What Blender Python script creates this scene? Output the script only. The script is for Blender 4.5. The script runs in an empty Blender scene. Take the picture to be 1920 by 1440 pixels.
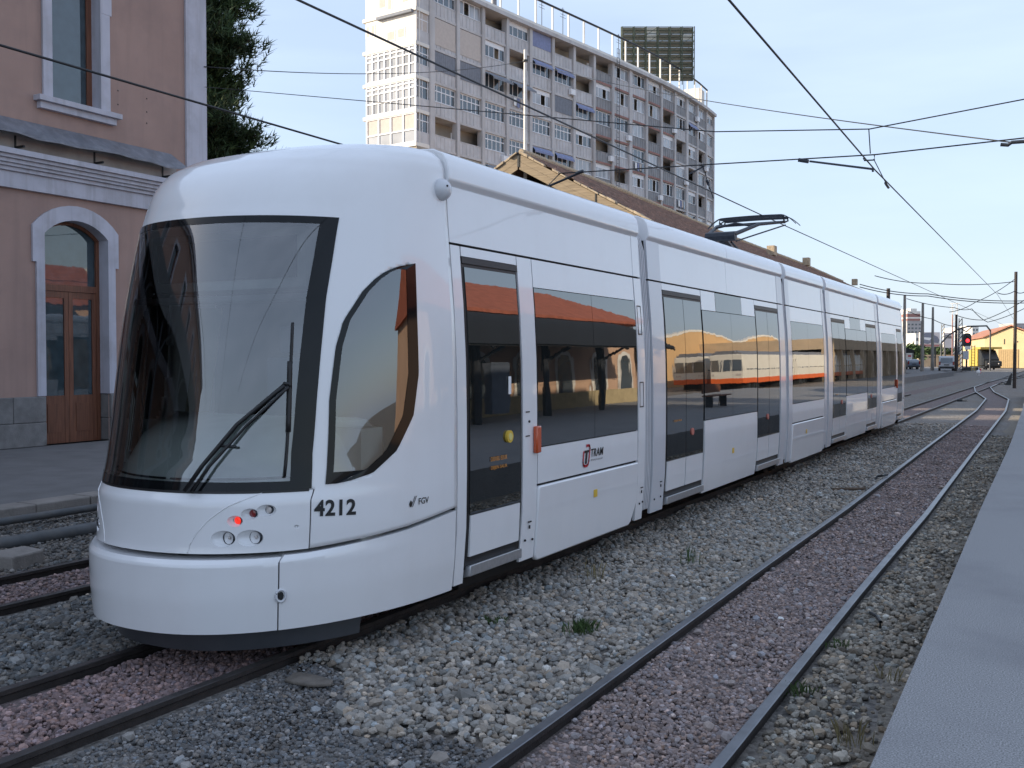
import bpy, bmesh, math, random
import numpy as np
from mathutils import Vector, Matrix
R = math.radians
random.seed(7); rng = np.random.default_rng(11)
scn = bpy.context.scene
col = scn.collection

# ------------------------------------------------------------------ camera, sky, sun, exposure
F, CXP, CYP, H = 1867.0, 960.0, 720.0, 2.05
YAW, PITCH = R(29.134), R(1.534)
cam_d = bpy.data.cameras.new("camera"); cam = bpy.data.objects.new("camera", cam_d); col.objects.link(cam)
cam_d.sensor_width = 36.0; cam_d.lens = F / 1920 * 36; cam_d.clip_start = 0.05; cam_d.clip_end = 4000
cam.location = (0, 0, H); cam.rotation_euler = (R(90) - PITCH, 0, YAW)
scn.camera = cam
SUN_EL = R(21.0); SUN_AZ = (-0.875, -0.484)          # horizontal direction towards the sun
w = bpy.data.worlds.new("World"); scn.world = w; w.use_nodes = True
nt = w.node_tree; nt.nodes.clear()
sky = nt.nodes.new("ShaderNodeTexSky"); sky.sky_type = 'NISHITA'; sky.sun_disc = False
sky.sun_elevation = SUN_EL; sky.sun_rotation = math.atan2(SUN_AZ[0], SUN_AZ[1])
sky.altitude = 20; sky.air_density = 1.1; sky.dust_density = 1.2; sky.ozone_density = 1.6
tc = nt.nodes.new("ShaderNodeTexCoord"); mp = nt.nodes.new("ShaderNodeMapping")
mp.inputs['Scale'].default_value = (1.2, 1.0, 7.0); mp.inputs['Rotation'].default_value = (0.12, 0.1, 0.5)
nz = nt.nodes.new("ShaderNodeTexNoise"); nz.inputs['Scale'].default_value = 2.2; nz.inputs['Detail'].default_value = 5; nz.inputs['Roughness'].default_value = 0.5
rp = nt.nodes.new("ShaderNodeValToRGB"); rp.color_ramp.elements[0].position = 0.36; rp.color_ramp.elements[1].position = 0.8
rp.color_ramp.elements[0].color = (.50, .50, .50, 1); rp.color_ramp.elements[1].color = (.71, .71, .71, 1)
mx = nt.nodes.new("ShaderNodeMix"); mx.data_type = 'RGBA'; mx.inputs['B'].default_value = (5.45, 6.5, 8.5, 1)
bg = nt.nodes.new("ShaderNodeBackground"); bg.inputs['Strength'].default_value = 0.10
wo = nt.nodes.new("ShaderNodeOutputWorld")
L = nt.links.new
L(tc.outputs['Generated'], mp.inputs['Vector']); L(mp.outputs[0], nz.inputs['Vector']); L(nz.outputs[0], rp.inputs[0])
L(rp.outputs[0], mx.inputs['Factor']); L(sky.outputs[0], mx.inputs['A']); L(mx.outputs['Result'], bg.inputs[0]); L(bg.outputs[0], wo.inputs[0])
sd = bpy.data.lights.new("sun", 'SUN'); sun = bpy.data.objects.new("sun", sd); col.objects.link(sun)
sd.energy = 5.0; sd.angle = R(0.5); sd.color = (1.0, .86, .66)
_dir = Vector((SUN_AZ[0] * math.cos(SUN_EL), SUN_AZ[1] * math.cos(SUN_EL), math.sin(SUN_EL)))
sun.rotation_euler = (-_dir).to_track_quat('-Z', 'Y').to_euler(); sun.location = (-30, -20, 40)
vs = scn.view_settings; vs.view_transform = 'Standard'; vs.look = 'None'; vs.gamma = 1; vs.use_curve_mapping = False
vs.exposure = 0.78
scn.cycles.max_bounces = 6; scn.cycles.transparent_max_bounces = 12; scn.cycles.use_denoising = True
scn.cycles.sample_clamp_indirect = 8

# ------------------------------------------------------------------ pixel -> world (the photograph's own camera)
_fw = np.array([-math.sin(YAW) * math.cos(PITCH), math.cos(YAW) * math.cos(PITCH), -math.sin(PITCH)])
_rt = np.array([math.cos(YAW), math.sin(YAW), 0.0]); _up = np.cross(_rt, _fw)
_C = np.array([0, 0, H])
def _ray(x, y): return _fw + _rt * (x - CXP) / F + _up * (CYP - y) / F
def atD(x, y, d): return _C + _ray(x, y) * d
def atX(x, y, X): r = _ray(x, y); return _C + r * (X / r[0])
def atY(x, y, Y): r = _ray(x, y); return _C + r * (Y / r[1])
def atZ(x, y, Z): r = _ray(x, y); return _C + r * ((Z - H) / r[2])

# ------------------------------------------------------------------ materials
MATS = {}
def mat(name, base, rough=.6, metal=0.0, var=0.12, scale=4.0, bump=0.0, bscale=60.0, coat=0.0, spec=.5, ior=None, dirt=None, detail=4.0, stretch=None, emit=None, bdist=0.01, streak=None):
    if name in MATS: return MATS[name]
    m = bpy.data.materials.new(name); m.use_nodes = True; n = m.node_tree; b = n.nodes['Principled BSDF']
    b.inputs['Roughness'].default_value = rough; b.inputs['Metallic'].default_value = metal
    b.inputs['Specular IOR Level'].default_value = spec; b.inputs['Coat Weight'].default_value = coat; b.inputs['Coat Roughness'].default_value = 0.03
    if ior: b.inputs['IOR'].default_value = ior
    t = n.nodes.new("ShaderNodeTexCoord"); src = t.outputs['Object']
    if stretch:
        mpn = n.nodes.new("ShaderNodeMapping"); mpn.inputs['Scale'].default_value = stretch; n.links.new(src, mpn.inputs[0]); src = mpn.outputs[0]
    tx = n.nodes.new("ShaderNodeTexNoise"); tx.inputs['Scale'].default_value = scale; tx.inputs['Detail'].default_value = detail; n.links.new(src, tx.inputs['Vector'])
    r = n.nodes.new("ShaderNodeValToRGB"); r.color_ramp.elements[0].position = .3; r.color_ramp.elements[1].position = .7
    lo = [c * (1 - var) for c in base]; hi = [min(1, c * (1 + var)) for c in base]
    r.color_ramp.elements[0].color = (*lo, 1); r.color_ramp.elements[1].color = (*hi, 1)
    n.links.new(tx.outputs[0], r.inputs[0]); out = r.outputs[0]
    if dirt:                                                       # (colour, amount, scale): blotches of grime with a shape of their own
        t2 = n.nodes.new("ShaderNodeTexNoise"); t2.inputs['Scale'].default_value = dirt[2]; t2.inputs['Detail'].default_value = 6; t2.inputs['Roughness'].default_value = .65
        n.links.new(src, t2.inputs['Vector'])
        r2 = n.nodes.new("ShaderNodeValToRGB"); r2.color_ramp.elements[0].position = .48; r2.color_ramp.elements[1].position = .72
        r2.color_ramp.elements[0].color = (0, 0, 0, 1); r2.color_ramp.elements[1].color = (dirt[1],) * 3 + (1,)
        n.links.new(t2.outputs[0], r2.inputs[0])
        mm = n.nodes.new("ShaderNodeMix"); mm.data_type = 'RGBA'; mm.inputs['B'].default_value = (*dirt[0], 1)
        n.links.new(r2.outputs[0], mm.inputs['Factor']); n.links.new(out, mm.inputs['A']); out = mm.outputs['Result']
    if streak:                                                     # (colour, amount, scale): rain streaks running down
        ms_ = n.nodes.new("ShaderNodeMapping"); ms_.inputs['Scale'].default_value = (streak[2], streak[2], streak[2] * .06); n.links.new(t.outputs['Object'], ms_.inputs[0])
        t4 = n.nodes.new("ShaderNodeTexNoise"); t4.inputs['Scale'].default_value = 1.0; t4.inputs['Detail'].default_value = 5; t4.inputs['Roughness'].default_value = .6; n.links.new(ms_.outputs[0], t4.inputs['Vector'])
        r4 = n.nodes.new("ShaderNodeValToRGB"); r4.color_ramp.elements[0].position = .5; r4.color_ramp.elements[1].position = .74
        r4.color_ramp.elements[0].color = (0, 0, 0, 1); r4.color_ramp.elements[1].color = (streak[1],) * 3 + (1,); n.links.new(t4.outputs[0], r4.inputs[0])
        m4 = n.nodes.new("ShaderNodeMix"); m4.data_type = 'RGBA'; m4.inputs['B'].default_value = (*streak[0], 1)
        n.links.new(r4.outputs[0], m4.inputs['Factor']); n.links.new(out, m4.inputs['A']); out = m4.outputs['Result']
    n.links.new(out, b.inputs['Base Color'])
    if bump:
        t3 = n.nodes.new("ShaderNodeTexNoise"); t3.inputs['Scale'].default_value = bscale; t3.inputs['Detail'].default_value = 3
        n.links.new(src, t3.inputs['Vector'])
        bp = n.nodes.new("ShaderNodeBump"); bp.inputs['Strength'].default_value = bump; bp.inputs['Distance'].default_value = bdist
        n.links.new(t3.outputs[0], bp.inputs['Height']); n.links.new(bp.outputs[0], b.inputs['Normal'])
        if coat: n.links.new(bp.outputs[0], b.inputs['Coat Normal'])
    if emit:
        b.inputs['Emission Color'].default_value = (*emit[0], 1); b.inputs['Emission Strength'].default_value = emit[1]
    MATS[name] = m; return m
M = {}
M['paint'] = mat('white_tram_paint', (.80, .80, .81), .32, var=.012, scale=1.3, coat=.85, bump=.10, bscale=.9, bdist=.02, dirt=((.60, .575, .55), .13, 1.8), streak=((.58, .55, .52), .07, 4.0))
M['paint2'] = mat('pale_grey_tram_paint', (.60, .61, .64), .35, var=.02, scale=2, coat=.6)
M['core'] = mat('dark_underframe', (.012, .012, .013), .7, var=.3)
M['gasket'] = mat('black_rubber', (.010, .010, .011), .45, var=.2)
M['glass'] = mat('dark_tinted_glass', (.010, .012, .012), .015, var=.2, ior=2.6, bump=.05, bscale=2.2, bdist=.02, stretch=(1, .8, .5), detail=1)
M['frit'] = mat('black_glass_border', (.006, .007, .008), .06, var=.2, ior=1.36)
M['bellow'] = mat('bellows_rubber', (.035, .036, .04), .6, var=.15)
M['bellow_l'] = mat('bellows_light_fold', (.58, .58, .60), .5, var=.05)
M['dash'] = mat('pale_dashboard', (.80, .84, .84), .6, var=.06)
M['cabdark'] = mat('cab_dark_trim', (.10, .105, .11), .6, var=.2)
M['cabmid'] = mat('cab_grey_trim', (.22, .24, .24), .6, var=.15)
M['seat'] = mat('seat_fabric', (.03, .04, .07), .9)
M['chrome'] = mat('lamp_chrome', (.75, .76, .78), .08, metal=1, var=.05)
M['redlit'] = mat('lit_red_lens', (.6, .02, .01), .2, emit=((1, .04, .02), .45))
M['red'] = mat('dark_red_lens', (.22, .012, .014), .12, coat=1)
M['clear'] = mat('clear_lens', (.55, .5, .47), .1, coat=1)
M['orange'] = mat('orange_lens', (.55, .08, .015), .25, coat=.8)
M['yellow'] = mat('yellow_plastic', (.75, .5, .06), .4)
M['blk'] = mat('black_print', (.012, .012, .013), .5, var=.1)
M['redp'] = mat('red_print', (.5, .015, .03), .45, var=.05)
M['orp'] = mat('orange_print', (.60, .24, .03), .5, var=.05)
M['whp'] = mat('white_print', (.8, .8, .8), .5, var=.05)
M['alu'] = mat('brushed_aluminium', (.55, .56, .58), .35, metal=.8, var=.08, scale=30)
M['steel'] = mat('dark_steel', (.045, .05, .06), .5, metal=.6, var=.2, scale=12)
M['wire'] = mat('wire_copper_dark', (.02, .021, .023), .5, metal=.3)
M['railside'] = mat('rail_rust', (.030, .024, .022), .75, var=.35, scale=9, bump=.4, bscale=60)
M['railtop'] = mat('rail_polished_head', (.17, .175, .19), .36, metal=.85, var=.25, scale=5)
M['raildark'] = mat('rail_dull_head', (.055, .05, .05), .45, metal=.4, var=.3, scale=8)
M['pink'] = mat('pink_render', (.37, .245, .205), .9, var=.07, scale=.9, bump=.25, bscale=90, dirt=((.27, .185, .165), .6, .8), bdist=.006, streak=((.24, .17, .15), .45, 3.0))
M['trim'] = mat('white_limewashed_stone', (.50, .49, .545), .85, var=.06, scale=2, bump=.2, bscale=40, dirt=((.30, .28, .28), .45, 1.3), bdist=.008, streak=((.27, .25, .25), .5, 5.0))
M['pale'] = mat('pale_weathered_render', (.42, .38, .35), .9, var=.12, scale=2, dirt=((.22, .18, .16), .5, 1.2))
M['plinth'] = mat('grey_plinth_stone', (.20, .19, .185), .9, var=.16, scale=5, bump=.6, bscale=45, dirt=((.10, .09, .085), .6, 2))
M['lead'] = mat('lead_flashing', (.17, .175, .20), .5, var=.2, scale=3, dirt=((.4, .4, .42), .3, 5), metal=.2)
M['wood'] = mat('brown_varnished_wood', (.155, .058, .03), .5, var=.3, scale=3, stretch=(8, 8, .6), bump=.2, bscale=30)
M['wglass'] = mat('house_window_glass', (.035, .055, .065), .02, var=.2, ior=1.9, bump=.05, bscale=1.5, bdist=.02, detail=1)
M['kerb'] = mat('kerb_stone', (.25, .225, .205), .9, var=.2, scale=6, bump=.6, bscale=40, dirt=((.12, .11, .1), .6, 3))
M['slab'] = mat('platform_concrete', (.15, .145, .145), .9, var=.14, scale=2.2, bump=.5, bscale=70, dirt=((.13, .125, .12), .5, .7))
M['asph'] = mat('speckled_asphalt', (.262, .262, .265), .9, var=.55, scale=130, bump=.09, bscale=300, bdist=.003, detail=2, dirt=((.17, .17, .18), .55, .8))
M['plank'] = mat('weathered_plank', (.27, .21, .14), .85, var=.28, scale=3.0, stretch=(.5, 6, 6), bump=.5, bscale=14, dirt=((.22, .17, .12), .6, 1.5))
M['tile'] = mat('brown_roof_tile', (.20, .118, .088), .9, var=.34, scale=2.2, bump=.4, bscale=20, dirt=((.12, .10, .085), .5, .6))
M['tileedge'] = mat('mortared_tile_edge', (.40, .32, .225), .9, var=.25, scale=4, bump=.5, bscale=20)
M['tower'] = mat('tower_concrete', (.53, .515, .515), .9, var=.08, scale=.6, dirt=((.3, .27, .26), .4, .35), streak=((.3, .27, .25), .5, 1.2))
M['towerw'] = mat('tower_white', (.74, .71, .66), .85, var=.06, scale=.6, dirt=((.5, .45, .4), .3, .5))
M['parap'] = mat('balcony_panel', (.54, .53, .54), .8, var=.1, scale=1.2, dirt=((.3, .29, .29), .4, .5), streak=((.3, .28, .27), .4, 1.5))
M['parapd'] = mat('dark_balcony_panel', (.27, .27, .28), .8, var=.15, scale=1.2)
M['wframe'] = mat('white_window_frame', (.78, .78, .80), .6, var=.04)
M['tglass'] = mat('flat_window_glass', (.055, .07, .085), .04, var=.5, scale=.35, ior=1.9, detail=1)
M['tglass2'] = mat('flat_curtained_glass', (.33, .34, .36), .1, var=.3, scale=.5, ior=1.7, detail=1)
M['blindc'] = mat('cream_blind', (.52, .46, .42), .85, var=.06)
M['blindg'] = mat('grey_blind', (.20, .215, .25), .8, var=.1)
M['blindb'] = mat('blue_awning', (.22, .25, .40), .8, var=.12)
M['loggia'] = mat('loggia_wall', (.36, .315, .26), .9, var=.2, scale=.5)
M['slabred'] = mat('reddish_slab_edge', (.30, .16, .14), .9, var=.15)
M['needle'] = mat('pine_needle', (.052, .088, .026), .8, var=.5, scale=.8)
M['needle2'] = mat('pine_needle_dark', (.026, .048, .017), .8, var=.5, scale=.8)
M['bark'] = mat('pine_bark', (.10, .07, .05), .95, var=.3, scale=6, bump=.8, bscale=20)
M['grass'] = mat('weed_green', (.06, .10, .03), .8, var=.4, scale=20)
M['straw'] = mat('dry_weed', (.24, .20, .10), .9, var=.3, scale=20)
M['conc'] = mat('concrete_pole', (.24, .225, .205), .9, var=.15, scale=3)
M['woodpole'] = mat('dark_pole', (.035, .028, .026), .8, var=.25, scale=4)
M['whpole'] = mat('white_mast_paint', (.62, .60, .57), .6, var=.12, scale=5)
M['yel'] = mat('yellow_render', (.52, .41, .235), .9, var=.06, scale=.5, dirt=((.5, .34, .16), .3, .4))
M['terr'] = mat('terracotta_roof', (.33, .15, .095), .9, var=.2, scale=1.6, bump=.4, bscale=12)
M['door_tan'] = mat('tan_metal_door', (.36, .25, .12), .7, var=.1)
M['yveh'] = mat('yellow_machine_paint', (.46, .33, .06), .5, var=.1)
M['dark'] = mat('dark_machine', (.02, .022, .024), .6, var=.3)
M['van'] = mat('silver_car_paint', (.45, .47, .50), .35, coat=.8, var=.03)
M['bluecar'] = mat('blue_grey_car_paint', (.12, .15, .2), .35, coat=.8, var=.03)
M['tyre'] = mat('tyre_rubber', (.015, .015, .015), .9)
M['tan'] = mat('sandstone_render', (.52, .40, .27), .9, var=.1, scale=.8)
M['cream'] = mat('cream_train_paint', (.70, .67, .60), .5, var=.05, dirt=((.45, .4, .33), .3, 1))
M['orpaint'] = mat('orange_train_paint', (.66, .12, .02), .5, var=.06)
M['canopy'] = mat('dark_canopy_metal', (.008, .0085, .0095), .7, var=.2)
M['hillb'] = mat('far_render', (.40, .38, .38), .9, var=.1, scale=.2)
M['billb'] = mat('billboard_paper', (.70, .63, .60), .8, var=.1, scale=.3)
M['bushg'] = mat('shrub_green', (.05, .085, .03), .9, var=.4, scale=1.5)
# windscreen: clear glass with its own reflection
m = bpy.data.materials.new('clear_cab_glass'); m.use_nodes = True; n = m.node_tree; n.nodes.clear()
o_ = n.nodes.new("ShaderNodeOutputMaterial"); tr = n.nodes.new("ShaderNodeBsdfTransparent"); tr.inputs[0].default_value = (.90, .95, .94, 1)
gl = n.nodes.new("ShaderNodeBsdfGlossy"); gl.inputs['Roughness'].default_value = .01; fr = n.nodes.new("ShaderNodeFresnel"); fr.inputs[0].default_value = 2.8
ms = n.nodes.new("ShaderNodeMixShader"); tcc = n.nodes.new("ShaderNodeTexCoord"); nn = n.nodes.new("ShaderNodeTexNoise"); nn.inputs['Scale'].default_value = 1.6; nn.inputs['Detail'].default_value = 1
bb = n.nodes.new("ShaderNodeBump"); bb.inputs['Strength'].default_value = .016; bb.inputs['Distance'].default_value = .02
n.links.new(tcc.outputs['Object'], nn.inputs['Vector']); n.links.new(nn.outputs[0], bb.inputs['Height']); n.links.new(bb.outputs[0], gl.inputs['Normal'])
n.links.new(fr.outputs[0], ms.inputs[0]); n.links.new(tr.outputs[0], ms.inputs[1]); n.links.new(gl.outputs[0], ms.inputs[2]); n.links.new(ms.outputs[0], o_.inputs[0])
M['cglass'] = m
# ballast stones take their tint from the point they stand on
def stone_mat(name):
    m = bpy.data.materials.new(name); m.use_nodes = True; n = m.node_tree; b = n.nodes['Principled BSDF']; b.inputs['Roughness'].default_value = .92
    a = n.nodes.new("ShaderNodeAttribute"); a.attribute_type = 'INSTANCER'; a.attribute_name = 'tint'
    t = n.nodes.new("ShaderNodeTexNoise"); t.inputs['Scale'].default_value = 1.7; t.inputs['Detail'].default_value = 5
    tc = n.nodes.new("ShaderNodeTexCoord"); n.links.new(tc.outputs['Object'], t.inputs['Vector'])
    mr = n.nodes.new("ShaderNodeMapRange"); mr.inputs['To Min'].default_value = .65; mr.inputs['To Max'].default_value = 1.35; n.links.new(t.outputs[0], mr.inputs[0])
    mu = n.nodes.new("ShaderNodeVectorMath"); mu.operation = 'SCALE'; n.links.new(a.outputs['Color'], mu.inputs[0]); n.links.new(mr.outputs[0], mu.inputs['Scale'])
    n.links.new(mu.outputs[0], b.inputs['Base Color']); return m
M['stone'] = stone_mat('ballast_stone')
# ground: packed ballast and dirt
def ground_mat(name, cols, vs_, bump=.8):
    m = bpy.data.materials.new(name); m.use_nodes = True; n = m.node_tree; b = n.nodes['Principled BSDF']; b.inputs['Roughness'].default_value = .95
    tc = n.nodes.new("ShaderNodeTexCoord")
    v = n.nodes.new("ShaderNodeTexVoronoi"); v.inputs['Scale'].default_value = vs_; n.links.new(tc.outputs['Object'], v.inputs['Vector'])
    sp = n.nodes.new("ShaderNodeSeparateColor"); n.links.new(v.outputs['Color'], sp.inputs[0])
    r = n.nodes.new("ShaderNodeValToRGB"); r.color_ramp.elements[0].color = (*cols[0], 1); r.color_ramp.elements[1].color = (*cols[1], 1); n.links.new(sp.outputs[0], r.inputs[0])
    t2 = n.nodes.new("ShaderNodeTexNoise"); t2.inputs['Scale'].default_value = .7; t2.inputs['Detail'].default_value = 7; n.links.new(tc.outputs['Object'], t2.inputs['Vector'])
    r2 = n.nodes.new("ShaderNodeValToRGB"); r2.color_ramp.elements[0].position = .42; r2.color_ramp.elements[1].position = .68; n.links.new(t2.outputs[0], r2.inputs[0])
    mm = n.nodes.new("ShaderNodeMix"); mm.data_type = 'RGBA'; mm.inputs['B'].default_value = (*cols[2], 1)
    n.links.new(r2.outputs[0], mm.inputs['Factor']); n.links.new(r.outputs[0], mm.inputs['A']); n.links.new(mm.outputs['Result'], b.inputs['Base Color'])
    bp = n.nodes.new("ShaderNodeBump"); bp.inputs['Strength'].default_value = bump; bp.inputs['Distance'].default_value = .03; bp.invert = True
    n.links.new(v.outputs['Distance'], bp.inputs['Height']); n.links.new(bp.outputs[0], b.inputs['Normal']); return m
M['ground'] = ground_mat('ballast_and_dirt', ((.10, .095, .09), (.26, .24, .22), (.17, .145, .12)), 22)
M['pinkbed'] = ground_mat('pink_ballast_bed', ((.10, .082, .078), (.24, .18, .172), (.165, .135, .125)), 30)
M['dirt'] = ground_mat('dusty_dirt', ((.14, .125, .105), (.24, .215, .18), (.21, .18, .145)), 40, .4)

# ------------------------------------------------------------------ mesh helpers
ORG = {}
class MB:
    def __init__(s): s.v = []; s.f = []; s.m = []; s.cur = 0
    def add(s, vs, fs):
        o = len(s.v); s.v += [tuple(map(float, p)) for p in vs]
        for q in fs: s.f.append([o + i for i in q]); s.m.append(s.cur)
        return s
    def poly(s, *p): return s.add(p, [list(range(len(p)))])
    def box(s, a, b):
        (x0, y0, z0), (x1, y1, z1) = a, b
        return s.add([(x0, y0, z0), (x1, y0, z0), (x1, y1, z0), (x0, y1, z0), (x0, y0, z1), (x1, y0, z1), (x1, y1, z1), (x0, y1, z1)],
                     [(3, 2, 1, 0), (4, 5, 6, 7), (0, 1, 5, 4), (1, 2, 6, 5), (2, 3, 7, 6), (3, 0, 4, 7)])
    def frame(s, o, ax, ay, az):                                   # box from a corner and three edge vectors
        o = np.array(o, float); ax, ay, az = (np.array(q, float) for q in (ax, ay, az))
        P = [o, o + ax, o + ax + ay, o + ay]; P += [q + az for q in P]
        return s.add(P, [(3, 2, 1, 0), (4, 5, 6, 7), (0, 1, 5, 4), (1, 2, 6, 5), (2, 3, 7, 6), (3, 0, 4, 7)])
    def tube(s, pts, r, n=6, cap=True, r1=None):
        pts = [np.array(p, float) for p in pts]; rings = []
        for i, p in enumerate(pts):
            d = pts[min(i + 1, len(pts) - 1)] - pts[max(i - 1, 0)]; d /= np.linalg.norm(d) + 1e-9
            u = np.cross(d, (0, 0, 1.0) if abs(d[2]) < .95 else (1.0, 0, 0)); u /= np.linalg.norm(u); v = np.cross(d, u)
            rr = r if r1 is None else r + (r1 - r) * i / (len(pts) - 1)
            rings.append([p + rr * (math.cos(2 * math.pi * k / n) * u + math.sin(2 * math.pi * k / n) * v) for k in range(n)])
        o = len(s.v); s.v += [tuple(q) for rg in rings for q in rg]
        for i in range(len(pts) - 1):
            for k in range(n):
                s.f.append([o + i * n + k, o + i * n + (k + 1) % n, o + (i + 1) * n + (k + 1) % n, o + (i + 1) * n + k]); s.m.append(s.cur)
        if cap:
            s.f.append([o + k for k in range(n)][::-1]); s.m.append(s.cur)
            s.f.append([o + (len(pts) - 1) * n + k for k in range(n)]); s.m.append(s.cur)
        return s
    def grid(s, P, keep=None):                                     # P[i][j] points
        nr, nc = len(P), len(P[0]); o = len(s.v); s.v += [tuple(map(float, q)) for r in P for q in r]
        for i in range(nr - 1):
            for j in range(nc - 1):
                if keep is None or keep(i, j): s.f.append([o + i * nc + j, o + i * nc + j + 1, o + (i + 1) * nc + j + 1, o + (i + 1) * nc + j]); s.m.append(s.cur)
        return s
    def ball(s, c, rx, ry=None, rz=None, n=10, k=6):
        ry = ry or rx; rz = rz or rx
        P = [[(c[0] + rx * math.sin(math.pi * i / k) * math.cos(2 * math.pi * j / n), c[1] + ry * math.sin(math.pi * i / k) * math.sin(2 * math.pi * j / n), c[2] + rz * math.cos(math.pi * i / k)) for j in range(n + 1)] for i in range(k + 1)]
        return s.grid(P)
    def prism(s, outline, ax):                                     # closed outline (3-D, planar) swept along ax
        o = len(s.v); n = len(outline); A = [np.array(p, float) for p in outline]; ax = np.array(ax, float)
        s.v += [tuple(p) for p in A] + [tuple(p + ax) for p in A]
        s.f.append([o + i for i in range(n)][::-1]); s.m.append(s.cur); s.f.append([o + n + i for i in range(n)]); s.m.append(s.cur)
        for i in range(n): s.f.append([o + i, o + (i + 1) % n, o + n + (i + 1) % n, o + n + i]); s.m.append(s.cur)
        return s
    def build(s, name, mats, parent=None, smooth=False, local=False, bevel=0, angle=None, kind=None, label=None):
        me = bpy.data.meshes.new(name)
        V = s.v
        og = ORG.get(parent.name) if parent else None
        if og is not None and not local: V = [(x - og[0], y - og[1], z - og[2]) for x, y, z in V]
        me.from_pydata(V, [], s.f)
        if not isinstance(mats, (list, tuple)): mats = [mats]
        for q in mats: me.materials.append(q)
        me.polygons.foreach_set('material_index', s.m)
        if smooth: me.polygons.foreach_set('use_smooth', [True] * len(s.f))
        me.update()
        if angle: me.set_sharp_from_angle(angle=R(angle))
        o = bpy.data.objects.new(name, me); col.objects.link(o)
        if parent is not None:
            o.parent = parent
            if og is not None: ORG[o.name] = og
        if bevel:
            b = o.modifiers.new('bevel', 'BEVEL'); b.width = bevel; b.segments = 2; b.limit_method = 'ANGLE'
        if kind: o['kind'] = kind
        if label: o['label'] = label
        return o
def fixn(o):                                                       # consistent outward normals
    bm = bmesh.new(); bm.from_mesh(o.data); bmesh.ops.recalc_face_normals(bm, faces=bm.faces); bm.to_mesh(o.data); bm.free(); return o
def tag(o, label, cat, group=None):
    o['label'] = label; o['category'] = cat
    if group: o['group'] = group
    return o
def thing(name, label, cat, loc=(0, 0, 0), group=None, rz=0):
    o = bpy.data.objects.new(name, None); col.objects.link(o); o.empty_display_size = .2
    o.location = loc; o.rotation_euler = (0, 0, rz); ORG[o.name] = tuple(map(float, loc)); return tag(o, label, cat, group)
def copy_thing(o, loc, label, rz=None):
    def rec(a, par):
        c = a.copy(); col.objects.link(c); c.parent = par
        for ch in list(a.children): rec(ch, c)
        return c
    c = rec(o, None); c.location = loc; c['label'] = label
    if rz is not None: c.rotation_euler = (0, 0, rz)
    return c
def dupmesh(o, parent, M4=None, label=None):
    c = o.copy(); col.objects.link(c); c.parent = parent
    if M4 is not None: c.matrix_local = M4
    return c
def text_mesh(txt, size=1.0, bold=0.0, shear=0.0, sp=1.0):
    c = bpy.data.curves.new('t', 'FONT'); c.body = txt; c.size = size; c.offset = bold; c.shear = shear; c.space_character = sp; c.resolution_u = 4
    o = bpy.data.objects.new('t', c); col.objects.link(o)
    dg = bpy.context.evaluated_depsgraph_get(); me = bpy.data.meshes.new_from_object(o.evaluated_get(dg))
    V = [tuple(v.co) for v in me.vertices]; Fc = [list(p.vertices) for p in me.polygons]
    bpy.data.objects.remove(o); bpy.data.curves.remove(c); bpy.data.meshes.remove(me)
    x0 = min(v[0] for v in V); y0 = min(v[1] for v in V); x1 = max(v[0] for v in V); y1 = max(v[1] for v in V)
    return [((x - x0) / (x1 - x0), (y - y0) / (y1 - y0)) for x, y, z in V], Fc

# ------------------------------------------------------------------ the setting
GZ = -0.09
def edgeX(y): return float(np.interp(y, [-20, 4.2, 11.6, 20.9, 36, 50, 60], [-.55, -.67, -.80, -.92, -1.23, -1.6, -2.0]))
def t2x(y): return float(np.interp(y, [-12, 4.8, 9.5, 14, 24.7, 42.6, 54.8, 66, 76, 90], [-1.98, -2.02, -2.08, -2.10, -2.28, -2.55, -3.0, -4.3, -5.1, -5.22]))
g = MB(); g.poly((-1500, -600, GZ), (1500, -600, GZ), (1500, 2500, GZ), (-1500, 2500, GZ)); ground = g.build('ground', M['ground']); ground['kind'] = 'structure'
# beds of pink stone between the rails and dust by the platform, each a sheet a few millimetres higher
def strip(name, ys, xa, xb, z, m):
    s = MB(); s.grid([[(xa(y), y, z), (xb(y), y, z)] for y in ys][::-1]); o = s.build(name, m); o['kind'] = 'structure'; return o
YS = list(np.linspace(-12, 100, 57))
strip('pink_ballast_bed', YS, lambda y: t2x(y) - .48, lambda y: t2x(y) + .48, GZ + .006, M['pinkbed'])
strip('pink_ballast_bed', YS, lambda y: -5.22 - .48, lambda y: -5.22 + .48, GZ + .005, M['pinkbed'])
strip('pink_ballast_bed', YS, lambda y: -8.19 - .48, lambda y: -8.19 + .48, GZ + .005, M['pinkbed'])
strip('dust_strip', YS[:32], lambda y: edgeX(y) - .32 + .10 * math.sin(y * 1.3) + .06 * math.sin(y * 3.1), lambda y: edgeX(y) + .05, GZ + .004, M['dirt'])
# platform on the right
pl = MB(); pys = [-20] + list(np.linspace(-4, 60, 33))
A = [(edgeX(y), y) for y in pys]
pl.grid([[(x, y, .40), (9.0, y, .40)] for x, y in A][::-1]); pl.grid([[(x, y, GZ - .05), (x, y, .40)] for x, y in A][::-1]); pl.box((9.0, 59.9, GZ - .05), (9.01, 60, .4))
o = pl.build('right_platform', M['asph']); o['kind'] = 'structure'
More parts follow.
